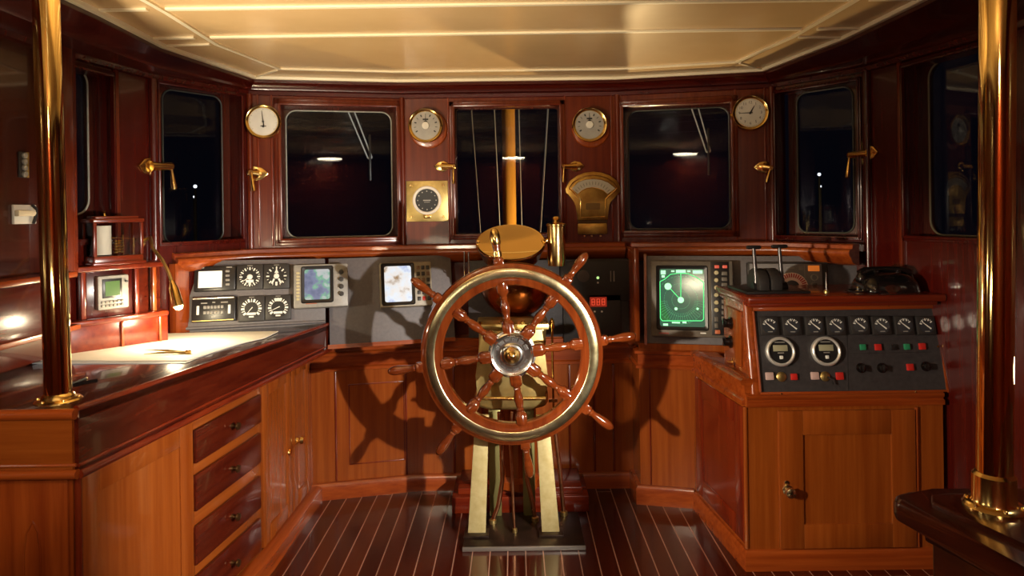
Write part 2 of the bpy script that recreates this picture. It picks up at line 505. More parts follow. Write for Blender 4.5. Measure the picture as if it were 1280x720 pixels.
def window(nm, pxr, seal, label_frame=True, fw=.035, rs=.06, sealmat=None, gl=True):
    """pxr: opening in photo pixels on the wall face; seal: pixel box of the glass edge"""
    F, Lx = FW[nm]; ex0, ey0, ex1, ey1 = pxr
    cx, cy, w, h = F.rect(*pxr)
    x0, x1 = max(cx - w / 2, .012), min(cx + w / 2, Lx - .012); y0, y1 = cy - h / 2, cy + h / 2
    wall(nm, (x0, x1, y0, y1))
    WN[0] += 1
    root = bpy.data.objects.new('window_%d' % WN[0], None); COL.objects.link(root); root.matrix_world = F.mat(); struct(root)
    f = MB(); e = fw
    # moulding round the opening, two steps
    for (a0, a1, c0, c1) in ((x0 - e, x0 + .004, y0 - e, y1 + e), (x1 - .004, x1 + e, y0 - e, y1 + e), (x0 - e, x1 + e, y1 - .004, y1 + e), (x0 - e, x1 + e, y0 - e, y0 + .004)):
        f.box(a0, a1, c0, c1, -.01, .012, r=.005)
    g = e * .45
    for (a0, a1, c0, c1) in ((x0 - g, x0 + .006, y0 - g, y1 + g), (x1 - .006, x1 + g, y0 - g, y1 + g), (x0 - g, x1 + g, y1 - .006, y1 + g), (x0 - g, x1 + g, y0 - g, y0 + .006)):
        f.box(a0, a1, c0, c1, -.012, .019, r=.006)
    f.build('frame', W('side' if nm.split('_')[0] in ('left', 'right') else 'wall', 'y'), root)
    Z = -TH + .012
    sx, sy, sw, sh = F.rect(*seal, z=Z)
    # sash: dark board with a rounded hole that carries the pane
    s = MB(); hole = rrect(sw, sh, rs, 6, sx, sy); k_ = len(hole)
    big = []
    X0, X1, Y0, Y1 = min(x0, sx - sw / 2) - .05, max(x1, sx + sw / 2) + .05, min(y0, sy - sh / 2) - .05, max(y1, sy + sh / 2) + .05
    for (hx, hy) in hole:
        dx, dy = hx - sx, hy - sy
        q = min((X1 - sx) / dx if dx > 1e-6 else 1e9, (X0 - sx) / dx if dx < -1e-6 else 1e9, (Y1 - sy) / dy if dy > 1e-6 else 1e9, (Y0 - sy) / dy if dy < -1e-6 else 1e9)
        big.append((sx + dx * q, sy + dy * q))
    rows = [[(*p, Z - .012) for p in big + big[:1]], [(*p, Z - .012) for p in hole + hole[:1]], [(*p, Z - .03) for p in hole + hole[:1]], [(*p, Z - .03) for p in big + big[:1]]]
    s.loft(rows); s.build('sash', W('black', 'y'), root)
    if sealmat:
        t = MB(); t.tube([(*p, Z - .008) for p in rrect(sw, sh, rs, 8, sx, sy)], .0042, 8, closed=True); t.build('seal', sealmat, root)
    p = MB(); p.prism(rrect(sw + .01, sh + .01, rs, 6, sx, sy), Z - .022, Z - .018); p.build('pane', GLASS, root)
    return root, F, (x0, x1, y0, y1)


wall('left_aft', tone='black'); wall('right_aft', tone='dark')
window('left', (79, 88, 140, 300), (40, 78, 112, 268), fw=.022, rs=.07, sealmat=SEAL)
window('left_bow', (198, 112, 302, 302), (205, 116, 279, 303), fw=.016, rs=.055, sealmat=prin('dark rubber seal', (.03, .035, .03), .4))
window('front_left', (351, 132, 497, 298), (358, 139, 490, 296), sealmat=SEAL)
window('front', (568, 132, 701, 293), (571, 136, 698, 291), fw=.028, rs=.012)
window('front_right', (779, 130, 915, 289), (786, 136, 912, 286), sealmat=prin('worn grey seal', (.05, .05, .042), .35))
window('right_bow', (970, 108, 1074, 296), (996, 112, 1066, 291), fw=.016, rs=.055, sealmat=prin('dull grey seal', (.06, .06, .045), .35))
window('right', (1131, 66, 1262, 298), (1160, 62, 1300, 296), fw=.022, rs=.07, sealmat=prin('dull brass seal', (.13, .11, .065), .35))
back = MB(); back.box(-2.05, 2.1, -1.5, -1.4, 0, 2.42); struct(back.build('wall_back', W('dark', 'z')))

# upright trims at the bends of the wall
tn = [2]


def post(x, y, z0, z1, r, tone='dark'):
    tn[0] += 1
    m = MB(); m.cyl(x, y, z0, z1, r, 14); struct(m.build('trim_%d' % tn[0], W(tone, 'z')))


for i, r, z0 in ((2, .022, 1.02), (3, .016, 1.37), (6, .016, 1.35), (7, .020, .05), (4, .014, 1.37), (5, .014, 1.37)):
    post(A[i][0] * .995, A[i][1] - .006, z0, CEIL - .09, r, 'side' if i in (2, 7) else 'wall')
F = FW['left'][0]
x, _ = F.loc(145, 200); tn[0] += 1
m = MB(); m.box(x - .011, x + .011, 1.37, CEIL - .09, -.005, .014, r=.005); struct(m.build('trim_%d' % tn[0], W('wall', 'y'), M=F.mat()))
F = FW['right'][0]
x, _ = F.loc(1127, 200); tn[0] += 1
m = MB(); m.box(x - .011, x + .011, .02, CEIL - .09, -.005, .014, r=.005); struct(m.build('trim_%d' % tn[0], W('wall', 'y'), M=F.mat()))
# heavy upright left of the side window
tn[0] += 1
m = MB(); m.box(-1.925, -1.83, 2.755, 2.855, 1.34, CEIL - .03, r=.008); struct(m.build('trim_%d' % tn[0], W('wall', 'z')))
# stiles beside the front windows (vertical boards)
for nm, pxs in (('front_left', (323, 340)), ('front', (506, 561, 707, 765)), ('front_right', (776, 920, 957))):
    F = FW[nm][0]; tn[0] += 1; m = MB()
    for q in pxs:
        x, _ = F.loc(q, 210); m.box(x - .006, x + .006, 1.40, CEIL - .09, -.004, .0045, r=.003)
    struct(m.build('trim_%d' % tn[0], W('dark', 'y'), M=F.mat()))

# sill rails
RAIL_P = [(-.06, 1.28), (.005, 1.30), (.02, 1.325), (.034, 1.335), (.038, 1.352), (.030, 1.364), (.004, 1.368), (.002, 1.385), (-.012, 1.392), (-.06, 1.392)]
RL = [(-1.72, 3.435), (-1.46, 3.80), (-.66, 3.965), (.64, 3.965)]
tn[0] += 1; m = MB(); m.sweep(RL, RAIL_P); struct(m.build('trim_%d' % tn[0], W('mid', 'x'), ang=50))
RR = [(.655, 3.83), (1.40, 3.70), (1.66, 3.34)]
tn[0] += 1; m = MB(); m.sweep(RR, [(o - .0, z + .004) for o, z in RAIL_P]); struct(m.build('trim_%d' % tn[0], W('mid', 'x'), ang=50))
# boards that close the gap between rails and wall
tn[0] += 1; m = MB(); m.prism([(-1.72, 3.43), (-1.46, 3.80), (-.66, 3.965), (.64, 3.965), (.62, 4.04), (-.66, 4.04), (-1.50, 3.84)], 1.355, 1.386); struct(m.build('trim_%d' % tn[0], W('dark', 'x')))
tn[0] += 1; m = MB(); m.prism([(.655, 3.835), (1.40, 3.705), (1.655, 3.36), (1.79, 3.43), (1.465, 3.84), (.66, 4.02)], 1.355, 1.388); struct(m.build('trim_%d' % tn[0], W('dark', 'x')))

# lower front wall with panels, ledge and base
LOW = [(-1.16, 3.755), (-.57, 3.885), (.66, 3.885)]
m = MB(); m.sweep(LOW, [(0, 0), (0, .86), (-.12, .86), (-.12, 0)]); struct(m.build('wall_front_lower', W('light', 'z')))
tn[0] += 1; m = MB()
m.sweep(LOW, [(0, .700), (.018, .706), (.018, .720), (.006, .728), (.006, .785), (.03, .792), (.034, .806), (.022, .815), (.012, .815), (.012, .85), (0, .855)])
struct(m.build('trim_%d' % tn[0], W('mid', 'x'), ang=50))
m = MB(); m.sweep(LOW, [(0, 0), (.03, 0), (.03, .075), (.02, .088), (0, .09)]); struct(m.build('baseboard_front', W('mid', 'x')))
FL = wallf(LOW[0], LOW[1])
tn[0] += 1; m = MB()
for q in (420, 508):
    x, _ = FL.loc(q, 540); m.box(x - .005, x + .005, .09, .70, -.003, .006, r=.003)
cx, cy, w, h = FL.rect(436, 478, 506, 578)
for a in ((cx - w / 2, cx + w / 2, cy - h / 2, cy - h / 2 + .006), (cx - w / 2, cx + w / 2, cy + h / 2 - .006, cy + h / 2), (cx - w / 2, cx - w / 2 + .006, cy - h / 2, cy + h / 2), (cx + w / 2 - .006, cx + w / 2, cy - h / 2, cy + h / 2)):
    m.box(*a, -.003, .004, r=.002)
struct(m.build('trim_%d' % tn[0], W('dark', 'y'), M=FL.mat()))
tn[0] += 1; m = MB()
for x in (-.36, -.2, .30, .44, .55): m.box(x - .006, x + .006, 3.875, 3.893, .09, .70, r=.003)
struct(m.build('trim_%d' % tn[0], W('dark', 'z')))

# projecting block on the right (lower part)
BLK = [(.66, 3.93), (.66, 3.665), (.93, 3.605), (1.70, 3.49)]
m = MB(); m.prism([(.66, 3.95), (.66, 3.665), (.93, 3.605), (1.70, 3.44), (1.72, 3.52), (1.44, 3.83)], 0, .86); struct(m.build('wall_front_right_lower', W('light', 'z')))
tn[0] += 1; m = MB()
m.sweep(BLK, [(0, .722), (.02, .728), (.02, .742), (.008, .75), (.008, .80), (.026, .808), (.026, .822), (0, .83)])
struct(m.build('trim_%d' % tn[0], W('mid', 'x'), ang=50))
m = MB(); m.sweep(BLK[:3], [(0, 0), (.028, 0), (.028, .085), (.018, .1), (0, .1)]); struct(m.build('baseboard_front_right', W('mid', 'x')))
tn[0] += 1; FB = wallf(BLK[1], BLK[2]); m = MB(); x, _ = FB.loc(813, 540); m.box(x - .004, x + .004, .1, .72, -.003, .0045, r=.002); struct(m.build('trim_%d' % tn[0], W('dark', 'y'), M=FB.mat()))
# cheek of the block up to the rail
m = MB(); m.prism([(.645, 3.70), (.675, 3.70), (.675, 4.0), (.645, 4.0)], .86, 1.37, r=.006); tn[0] += 1; struct(m.build('trim_%d' % tn[0], W('mid', 'z')))

# ================================================================ outside: mast, stays, wipers
M_ = thing('mast', 'lit varnished wooden mast standing outside the center window', 'mast', Matrix.Translation((0, 6.6, 0)))
m = MB(); X = at(636, 200, 6.6)
m.lathe([(0, 0), (.066, 0), (.066, 2.74), (.0, 2.74)], 24, tr(X.x, 0, 0)); m.build('spar', MASTW, M_)
m = MB(); m.ring(X.x, 0, 2.62, 2.70, .064, .074, 24, .004); m.build('band', BLACK, M_); m = MB(); m.ring(X.x, 0, .9, .96, .064, .074, 24, .004); m.build('band', BLACK, M_)
WNAMES = ['wire stay leftmost of four outside the center window, slanting down right', 'wire stay just left of the wooden mast', 'wire stay just right of the wooden mast', 'wire stay rightmost of four outside the center window, slanting down left']
for (p, q, Y, w, lb) in (((588, 120), (602, 310), 5.6, .0042, 0), ((617, 120), (626, 310), 6.2, .005, 1), ((648, 120), (653, 310), 6.2, .004, 2), ((686, 120), (674, 310), 5.6, .0065, 3)):
    m = MB(); m.tube([at(*p, Y), at(*q, Y)], w, 8); o = m.build('wire_stay', WIRE); tag(o, WNAMES[lb], 'wire', 'wire stays outside the center window')
for nm, F_, pts, lb in (('front_left', FW['front_left'][0], [((432, 132), (460, 198)), ((440, 132), (465, 197))], 'parallel wiper arm outside the left front window'),
                        ('front_right', FW['front_right'][0], [((862, 128), (883, 190)), ((871, 128), (888, 189))], 'parallel wiper arm outside the right front window')):
    w = thing('wiper', lb, 'wiper', F_.mat(0, 0, -TH - .06))
    m = MB()
    for (p, q) in pts:
        a = F_.loc(*p, z=-TH - .06); b_ = F_.loc(*q, z=-TH - .06)
        m.tube([(*a, 0), (*b_, 0)], .0042, 8)
    p0 = F_.loc(*pts[0][1], z=-TH - .06); p1 = F_.loc(*pts[1][1], z=-TH - .06)
    m.tube([(*p0, 0), (*p1, 0)], .006, 8); m.build('arm', WIRE, w)
    m = MB(); pm = ((p0[0] + p1[0]) / 2, (p0[1] + p1[1]) / 2)
    m.box(pm[0] - .006, pm[0] + .006, pm[1] - .14, pm[1] + .14, .006, .022, r=.003); m.build('blade', BLACK, w)
# ceiling lamp behind the viewer: it shows as an ellipse in the panes
for (x, y, r, lb) in ((0.0, -1.12, .19, 'round lit ceiling lamp mirrored in the window panes'),):
    L_ = thing('ceiling_lamp', lb, 'lamp', Matrix.Translation((x, y, CEIL)))
    m = MB(); m.lathe([(0, -.045), (r * .8, -.04), (r * .9, -.02), (r * .9, 0), (0, 0)], 32); m.build('diffuser', DIFF, L_)
    m = MB(); m.ring(0, 0, -.03, 0, r * .9, r, 32, .006); m.build('rim', BRASS, L_)

# ================================================================ round instruments on the front wall


def hand(mb, a, l, w, z, tail=.2):
    ca, sa = math.cos(a), math.sin(a)
    p = [(-l * tail * ca, -l * tail * sa)]
    mb.prism([(-sa * w / 2 - ca * l * tail, ca * w / 2 - sa * l * tail), (sa * w / 2 - ca * l * tail, -ca * w / 2 - sa * l * tail), (sa * w * .15 + ca * l, -ca * w * .15 + sa * l), (-sa * w * .15 + ca * l, ca * w * .15 + sa * l)], z, z + .0012)


def wall_clock(name, F, px, py, rpx, label, cat, dialm, style, base=None):
    x, y = F.loc(px, py, .045); r = rpx * F.m(px, py); root = thing(name, label, cat, F.mat(x, y))
    if base:
        m = MB(); bx, by = base; m.lathe([(0, 0), (r * 1.05, 0), (r * 1.12, .006), (r * 1.06, .014), (r * .9, .018), (0, .018)], 40, tr(bx * r, by * r, 0)); m.build('mounting_ring', W('mid', 'y'), root)
    D = .055
    m = MB(); m.lathe([(0, .0), (r * 1.0, .0), (r * 1.0, .008), (r * .93, .016), (r * .93, D - .012), (r, D - .008), (r, D - .002), (r * .96, D + .002), (r * .86, D - .002), (r * .80, D - .012), (0, D - .012)], 48)
    m.build('case', BRASS, root)
    m = MB(); z = D - .0115; m.cyl(0, 0, z, z + .001, r * .815, 40); z += .0012; m.m = 1
    if style == 'clock':
        for i in range(12):
            a = PI / 2 - i * PI / 6; m.text(str(i or 12), r * .22, math.cos(a) * r * .60, math.sin(a) * r * .60, z)
        for i in range(60):
            a = i * PI / 30; m.bar(math.cos(a) * r * .74, math.sin(a) * r * .74, math.cos(a) * r * .79, math.sin(a) * r * .79, r * .015, z - .0004, z)
    elif style == 'baro':
        for i in range(41):
            a = -PI * .2 + PI * 1.4 * i / 40; k_ = .70 if i % 5 == 0 else .75
            m.bar(math.cos(a) * r * k_, math.sin(a) * r * k_, math.cos(a) * r * .79, math.sin(a) * r * .79, r * .018, z - .0004, z)
        m.bar(-r * .16, -r * .26, r * .16, -r * .26, r * .05, z - .0004, z)
    else:
        for i in range(11):
            a = -PI * .18 + PI * 1.36 * i / 10
            m.bar(math.cos(a) * r * .55, math.sin(a) * r * .55, math.cos(a) * r * .68, math.sin(a) * r * .68, r * (.07 if i % 2 == 0 else .03), z - .0004, z)
        m.bar(-r * .16, r * .36, r * .16, r * .36, r * .09, z - .0004, z); m.bar(-r * .1, r * .25, r * .1, r * .25, r * .05, z - .0004, z)
    m.build('dial', [dialm, BLACK], root)
    m = MB(); z += .002
    if style == 'clock':
        hand(m, math.radians(180), r * .62, r * .06, z); hand(m, math.radians(62), r * .46, r * .09, z + .0015); m.cyl(0, 0, z, z + .005, r * .06, 16)
        m.build('hand', BLACK, root)
    elif style == 'baro':
        hand(m, math.radians(97), r * .66, r * .07, z, .45); m.cyl(0, -r * .28, z, z + .003, r * .07, 14); m.cyl(0, 0, z, z + .004, r * .06, 14)
        m.build('hand', BLACK, root)
    else:
        m.cyl(0, 0, z - .002, z + .007, r * .21, 24, .002); m.build('hub_cap', DIAL, root)
        m = MB(); hand(m, math.radians(90), r * .62, r * .07, z - .0015, 0); m.build('hand', BLACK, root)
    if style == 'clock':
        m = MB(); m.cyl(-r * 1.02, -r * .08, .03, .052, r * .11, 14, .003); m.build('winder', BRASS, root)
    return root


wall_clock('barometer', FW['front_left'][0], 329, 152, 21, 'round brass barometer with plain white dial, left of the left front window', 'barometer', DIAL, 'baro')
wall_clock('dial_gauge', FW['front'][0], 532, 157, 21.5, 'round brass gauge with grey dial above the square brass gauge', 'gauge', DIALG, 'g', base=(.12, -.16))
wall_clock('dial_gauge', FW['front'][0], 737, 156, 21.5, 'round brass gauge with grey dial above the fan-shaped brass indicator', 'gauge', DIALG, 'g', base=(.12, -.16))
wall_clock('ship_clock', FW['front_right'][0], 938, 141, 21.5, 'round brass clock with numbered dial, right of the right front window', 'clock', DIAL, 'clock')

# square brass gauge
F = FW['front'][0]; cx, cy, w, h = F.rect(508, 226, 560, 277, .01)
root = thing('square_gauge', 'square brass plate gauge with white ring and black dial beside center window', 'gauge', F.mat(cx, cy))
m = MB(); m.box(-w / 2, w / 2, -h / 2, h / 2, 0, .012, r=.003); m.build('plate', BRASS2, root)
for sx in (-1, 1):
    for sy in (-1, 1):
        m = MB(); m.cyl(sx * w * .39, sy * h * .39, .012, .016, w * .032, 12, .001); m.build('screw', BRASS, root)
r = w * .345; oy = h * .02
m = MB(); m.ring(0, oy, .012, .034, r * .80, r, 40, .005); m.build('bezel', prin('ivory ring', (.78, .70, .58), .35), root)
m = MB(); m.cyl(0, oy, .012, .022, r * .82, 32); m.m = 1
for i in range(12):
    a = i * PI / 6; m.cyl(math.cos(a) * r * .64, oy + math.sin(a) * r * .64, .0221, .0226, r * .045, 8)
m.bar(-r * .26, oy, r * .26, oy, r * .07, .0221, .0226); m.bar(-r * .2, oy - r * .13, r * .2, oy - r * .13, r * .03, .0221, .0226)
m.build('dial', [DIALB, prin('faded print', (.35, .32, .28), .5)], root)
m = MB(); m.box(-w * .09, w * .09, -h * .42, -h * .33, .012, .026, r=.004); m.build('lug', BRASS, root)

# fan shaped brass indicator
root = None
F = FW['front'][0]; cx, cy, w, h = F.rect(706, 215, 776, 293, .02)
root = thing('rudder_indicator', 'fan-shaped brass indicator with glass arc window right of center window', 'indicator', F.mat(cx, cy))


def fp(px, py, z=.02):
    x, y = F.loc(px, py, z); return (x - cx, y - cy)


def fan(scale, inner=False):
    pts = []
    for a in range(0, 11):
        t = math.radians(150 - 12 * a); pts.append((740.5 + 41 * scale * math.cos(t), 256 - 41 * scale * math.sin(t)))
    return pts


out = [(706.5, 236), (712, 226), (721, 219.5), (731, 215.8), (741, 214.6), (752, 215.8), (762, 219.5), (771, 226), (776, 235), (774.5, 241), (762, 252), (760.5, 256), (760, 274.5), (722, 275.5), (720.5, 256), (719, 252.5), (708, 242)]
inn = [(711, 235.5), (716, 228.5), (724, 223), (732, 220), (741, 219), (750, 220), (759, 223), (767, 228.5), (771.5, 235), (757, 248.5), (756, 271), (726, 271.8), (725.5, 249)]
m = MB(); m.prism([fp(*p) for p in out], 0, .030, r=.005); m.build('body', BRONZE, root)
m = MB(); m.tube([(*fp(*p), .031) for p in inn], .0035, 8, closed=True); m.build('bead', BRASS, root)
win = [(714, 236), (722, 228), (731, 224.5), (741, 223.5), (751, 224.5), (760, 228), (769, 235.5), (759, 243), (754, 238.5), (747, 235.5), (740, 234.5), (733, 235.5), (727, 238.5), (722, 243)]
m = MB(); m.prism([fp(*p) for p in win], .029, .0315); m.m = 1
for i in range(13):
    t = math.radians(140 - 100 * i / 12); c0, s0 = math.cos(t), math.sin(t)
    p = fp(740.5 + 24 * c0, 255 - 24 * s0); q = fp(740.5 + 28 * c0, 255 - 28 * s0); m.bar(*p, *q, .0022, .0315, .0322)
m.build('scale', [prin('silvered scale', (.50, .46, .36), .35, .3), BLACK], root)
m = MB(); m.tube([(*fp(*p), .032) for p in win], .0025, 8, closed=True); m.build('window_bead', BRASS, root)
m = MB(); p0 = fp(732, 254); p1 = fp(750, 262); m.prism(rrect(abs(p1[0] - p0[0]), abs(p1[1] - p0[1]), .006, 3, (p0[0] + p1[0]) / 2, (p0[1] + p1[1]) / 2), .029, .0316); m.build('badge', prin('dark cast badge', (.20, .11, .03), .5, .6), root)
m = MB(); p0 = fp(722.5, 293); p1 = fp(759, 279); m.prism(rrect(p1[0] - p0[0], p1[1] - p0[1], .008, 3, (p0[0] + p1[0]) / 2, (p0[1] + p1[1]) / 2), 0, .022, r=.003); m.build('name_plate', BRONZE, root)
for q in (731, 740, 751):
    m = MB(); p = fp(q, 295); m.cyl(p[0], p[1], 0, .014, .006, 10); m.build('stud', BRASS, root)
m = MB(); p0 = fp(723, 279); p1 = fp(759, 275); m.box(p0[0], p1[0], p0[1], p1[1], 0, .018); m.build('neck', prin('dark neck', (.10, .05, .015), .4, .6), root)


# window latches: base plate, stub and hanging handle
def latch(F, bx, by, kx, ky, hx, hy, label, s=1.0, flip=1, hinge=None):
    x, y = F.loc(bx, by, .01); root = thing('window_latch', label, 'latch', F.mat(x, y))

    def L_(px, py, z=.03):
        a, b_ = F.loc(px, py, z); return (a - x, b_ - y)
    u = F.m(bx, by)
    m = MB(); k0 = 22 * u * s
    m.prism([(-k0 * .62, 0), (-k0 * .3, k0 * .30), (k0 * .1, k0 * .40), (k0 * .42, k0 * .22), (k0 * .5, 0), (k0 * .42, -k0 * .22), (k0 * .1, -k0 * .40), (-k0 * .3, -k0 * .30)][::1] if flip > 0 else
            [(k0 * .62, 0), (k0 * .3, k0 * .30), (-k0 * .1, k0 * .40), (-k0 * .42, k0 * .22), (-k0 * .5, 0), (-k0 * .42, -k0 * .22), (-k0 * .1, -k0 * .40), (k0 * .3, -k0 * .30)], 0, .012, r=.004)
    m.build('base_plate', BRASS, root)
    for sy in (-1, 1):
        m = MB(); m.cyl(0, sy * k0 * .2, .012, .016, k0 * .07, 10, .001); m.build('screw', BRASS, root)
    kn = L_(kx, ky); hn = L_(hx, hy, .04)
    m = MB(); m.tube([(0, 0, .010), (kn[0] * .5, kn[1] * .5, .022), (kn[0], kn[1], .03)], [k0 * .26, k0 * .20, k0 * .18], 12)
    m.lathe([(0, -.012), (k0 * .14, -.012), (k0 * .2, 0), (k0 * .14, .012), (0, .012)], 14, tr(kn[0], kn[1], .03)); m.build('pivot', BRASS, root)
    d = Vector((hn[0] - kn[0], hn[1] - kn[1], .012))
    m = MB(); pts = [Vector((kn[0], kn[1], .034)) + d * t for t in (0, .2, .45, .75, .95, 1)]
    m.tube(pts, [k0 * v for v in (.09, .07, .085, .12, .11, .03)], 12); m.build('handle', BRASS, root)
    if hinge:
        m = MB(); p = L_(*hinge, z=.01); m.box(p[0] - k0 * .08, p[0] + k0 * .08, p[1] - k0 * .62, p[1] + k0 * .62, -.002, .014, r=.003); m.build('keeper', BRASS, root)
    return root


latch(FW['left'][0], 187, 208, 213, 208, 217, 238, 'large brass latch with long handle left of the left bow window', 1.3, 1, (193, 206))
latch(FW['front_left'][0], 320, 217, 314, 216, 318, 240, 'brass latch with hanging handle under the white barometer', 1.1, -1, (302, 217))
latch(FW['front'][0], 553, 208, 567, 208, 567, 230, 'brass latch left of the center window, above the square brass gauge', .8, 1)
latch(FW['front'][0], 720, 208, 705, 208, 704, 229, 'brass latch right of the center window, above the fan-shaped indicator', .8, -1)
latch(FW['front_right'][0], 955, 209, 963, 210, 958, 229, 'brass latch under the numbered clock, right of the right front window', .9, 1, (970, 207))
latch(FW['right'][0], 1086, 191, 1063, 194, 1060, 223, 'brass latch with long handle right of the right bow window', 1.1, -1, (1078, 192))
# ================================================================ dash panels


def tiltf(p, q, z0, back, z1):
    ex = Vector((q[0] - p[0], q[1] - p[1], 0)).normalized(); n = ex.cross(Vector((0, 0, 1)))
    return Fr((p[0], p[1], z0), ex, Vector((0, 0, z1 - z0)) - n * back)


PL1, PL2, PL3 = (-1.715, 3.475), (-.985, 3.665), (-.27, 3.86)
D1 = tiltf(PL1, PL2, 1.0, .085, 1.335)
D2 = tiltf(PL2, PL3, .862, .12, 1.32)
PR1, PR2 = (.70, 3.655), (1.62, 3.44)
D3 = tiltf(PR1, PR2, .862, .08, 1.33)


def dash(F, L, H, name, label, mat, lo=None):
    root = thing(name, label, 'instrument panel', F.mat())
    m = MB(); m.box(0, L, 0, H, -.025, 0, r=.004)
    m.build('board', mat, root); return root


L1 = (Vector(PL2) - Vector(PL1)).length
H1 = math.hypot(.335, .085)
r1 = thing('instrument_panel', 'grey instrument panel holding the four square gauges, left of the wheel', 'instrument panel', D1.mat())
a = D1.loc(223, 411); b_ = D1.loc(407, 403); c_ = D1.loc(407, 323); d_ = D1.loc(246, 326)
m = MB(); m.prism([(a[0], a[1] - .004), (b_[0], a[1] - .004), (b_[0], c_[1]), (d_[0], d_[1] + .0)], -.03, 0, r=.004); m.build('board', GRAY, r1)
m = MB(); m.tube([(a[0], a[1] - .002, .004), (b_[0], a[1] - .002, .004)], .008, 10); m.build('lip', GRAY, r1)
m = MB(); m.prism([(a[0] + .02, a[1]), (b_[0], a[1]), (b_[0], a[1] - .16), (a[0] + .02, a[1] - .16)], -.045, -.018); m.build('fascia', GRAY, r1)
m = MB(); m.tube([(a[0] - .012, a[1] - .01, .004), (d_[0] - .012, d_[1] + .03, .004)], .009, 10); m.build('side_bead', W('mid', 'y'), r1)
r2 = thing('instrument_panel', 'plain grey instrument panel crossed by the wheel shadow', 'instrument panel', D2.mat())
x1 = D2.loc(566, 370)[0]; m = MB(); m.box(-.02, x1, 0, .485, -.03, 0, r=.003); m.build('board', GRAY, r2)
m = MB(); m.prism([(-.03, -.01), (x1, -.01), (x1, .012), (-.03, .012)], -.02, .004); m.build('edge_strip', W('mid', 'x'), r2)
r3 = thing('instrument_panel', 'dark grey instrument panel around the green radar', 'instrument panel', D3.mat())
x1 = D3.loc(1072, 350)[0]; m = MB(); x0 = D3.loc(806, 370)[0]; m.box(x0, x1, .0, .47, -.03, 0, r=.003); m.build('board', GRAY, r3)
m = MB(); m.box(0.0, x0, -.01, .475, -.03, .012, r=.005); m.build('wooden_post', W('mid', 'y'), r3)
# side wall filler of the dash, wood, left end
m = MB(); m.prism([(-1.74, 3.42), (-1.70, 3.40), (-1.68, 3.5), (-1.76, 3.52)], .98, 1.34); tn[0] += 1; struct(m.build('trim_%d' % tn[0], W('mid', 'z')))

# centre recess: dark face with small instruments
DC = wallf((-.27, 3.875), (.65, 3.875), 0)
rc = thing('instrument_panel', 'dark center panel with red display behind the right of the wheel', 'instrument panel', DC.mat())
m = MB(); m.box(.0, .915, .862, 1.30, -.04, 0, r=.003); m.build('board', BLKPAN, rc)
for (x0, y0, x1, y1) in ((700, 326, 790, 376), (736, 368, 776, 428), (704, 384, 733, 430)):
    cx, cy, w, h = DC.rect(x0, y0, x1, y1); m = MB(); m.box(cx - w / 2, cx + w / 2, cy - h / 2, cy + h / 2, 0, .012, r=.003); m.build('module', BLKSOFT, rc)
cx, cy, w, h = DC.rect(737, 371, 758, 383); m = MB(); m.box(cx - w / 2, cx + w / 2, cy - h / 2, cy + h / 2, .010, .014); m.m = 1
for i in range(3):
    xx = cx - w * .3 + i * w * .3
    for sy in (-1, 1): m.box(xx - w * .08, xx + w * .08, cy + sy * h * .30 - .001, cy + sy * h * .30 + .001, .014, .0146)
    for sx in (-1, 1): m.box(xx + sx * w * .08 - .001, xx + sx * w * .08 + .001, cy - h * .3, cy + h * .3, .014, .0146)
    m.box(xx - w * .08, xx + w * .08, cy - .001, cy + .001, .014, .0146)
m.build('display', [LEDWIN, LEDRED], rc)
x, y = DC.loc(747, 347); m = MB(); m.lathe([(0, .012), (.008, .012), (.006, .018), (0, .020)], 12, tr(x, y, 0)); m.build('pilot_lamp', LAMPG, rc)
for (px, py, mt) in ((747, 353, WHITE), (743, 389, WHITE), (752, 389, WHITE)):
    x, y = DC.loc(px, py); m = MB(); m.cyl(x, y, .01, .016, .0055, 10); m.build('button', mt, rc)
x, y = DC.loc(729, 345); m = MB(); m.lathe([(0, .012), (.034, .012), (.034, .016), (.028, .018), (0, .018)], 24, tr(x, y, 0)); m.build('round_meter', prin('smoky meter', (.10, .09, .09), .3), rc)
for px in (763, 767):
    x, y = DC.loc(px, 345); m = MB(); m.box(x - .0025, x + .0025, y - .03, y + .03, .012, .018); m.build('slider', CASE2, rc)

# ================================================================ dash instruments


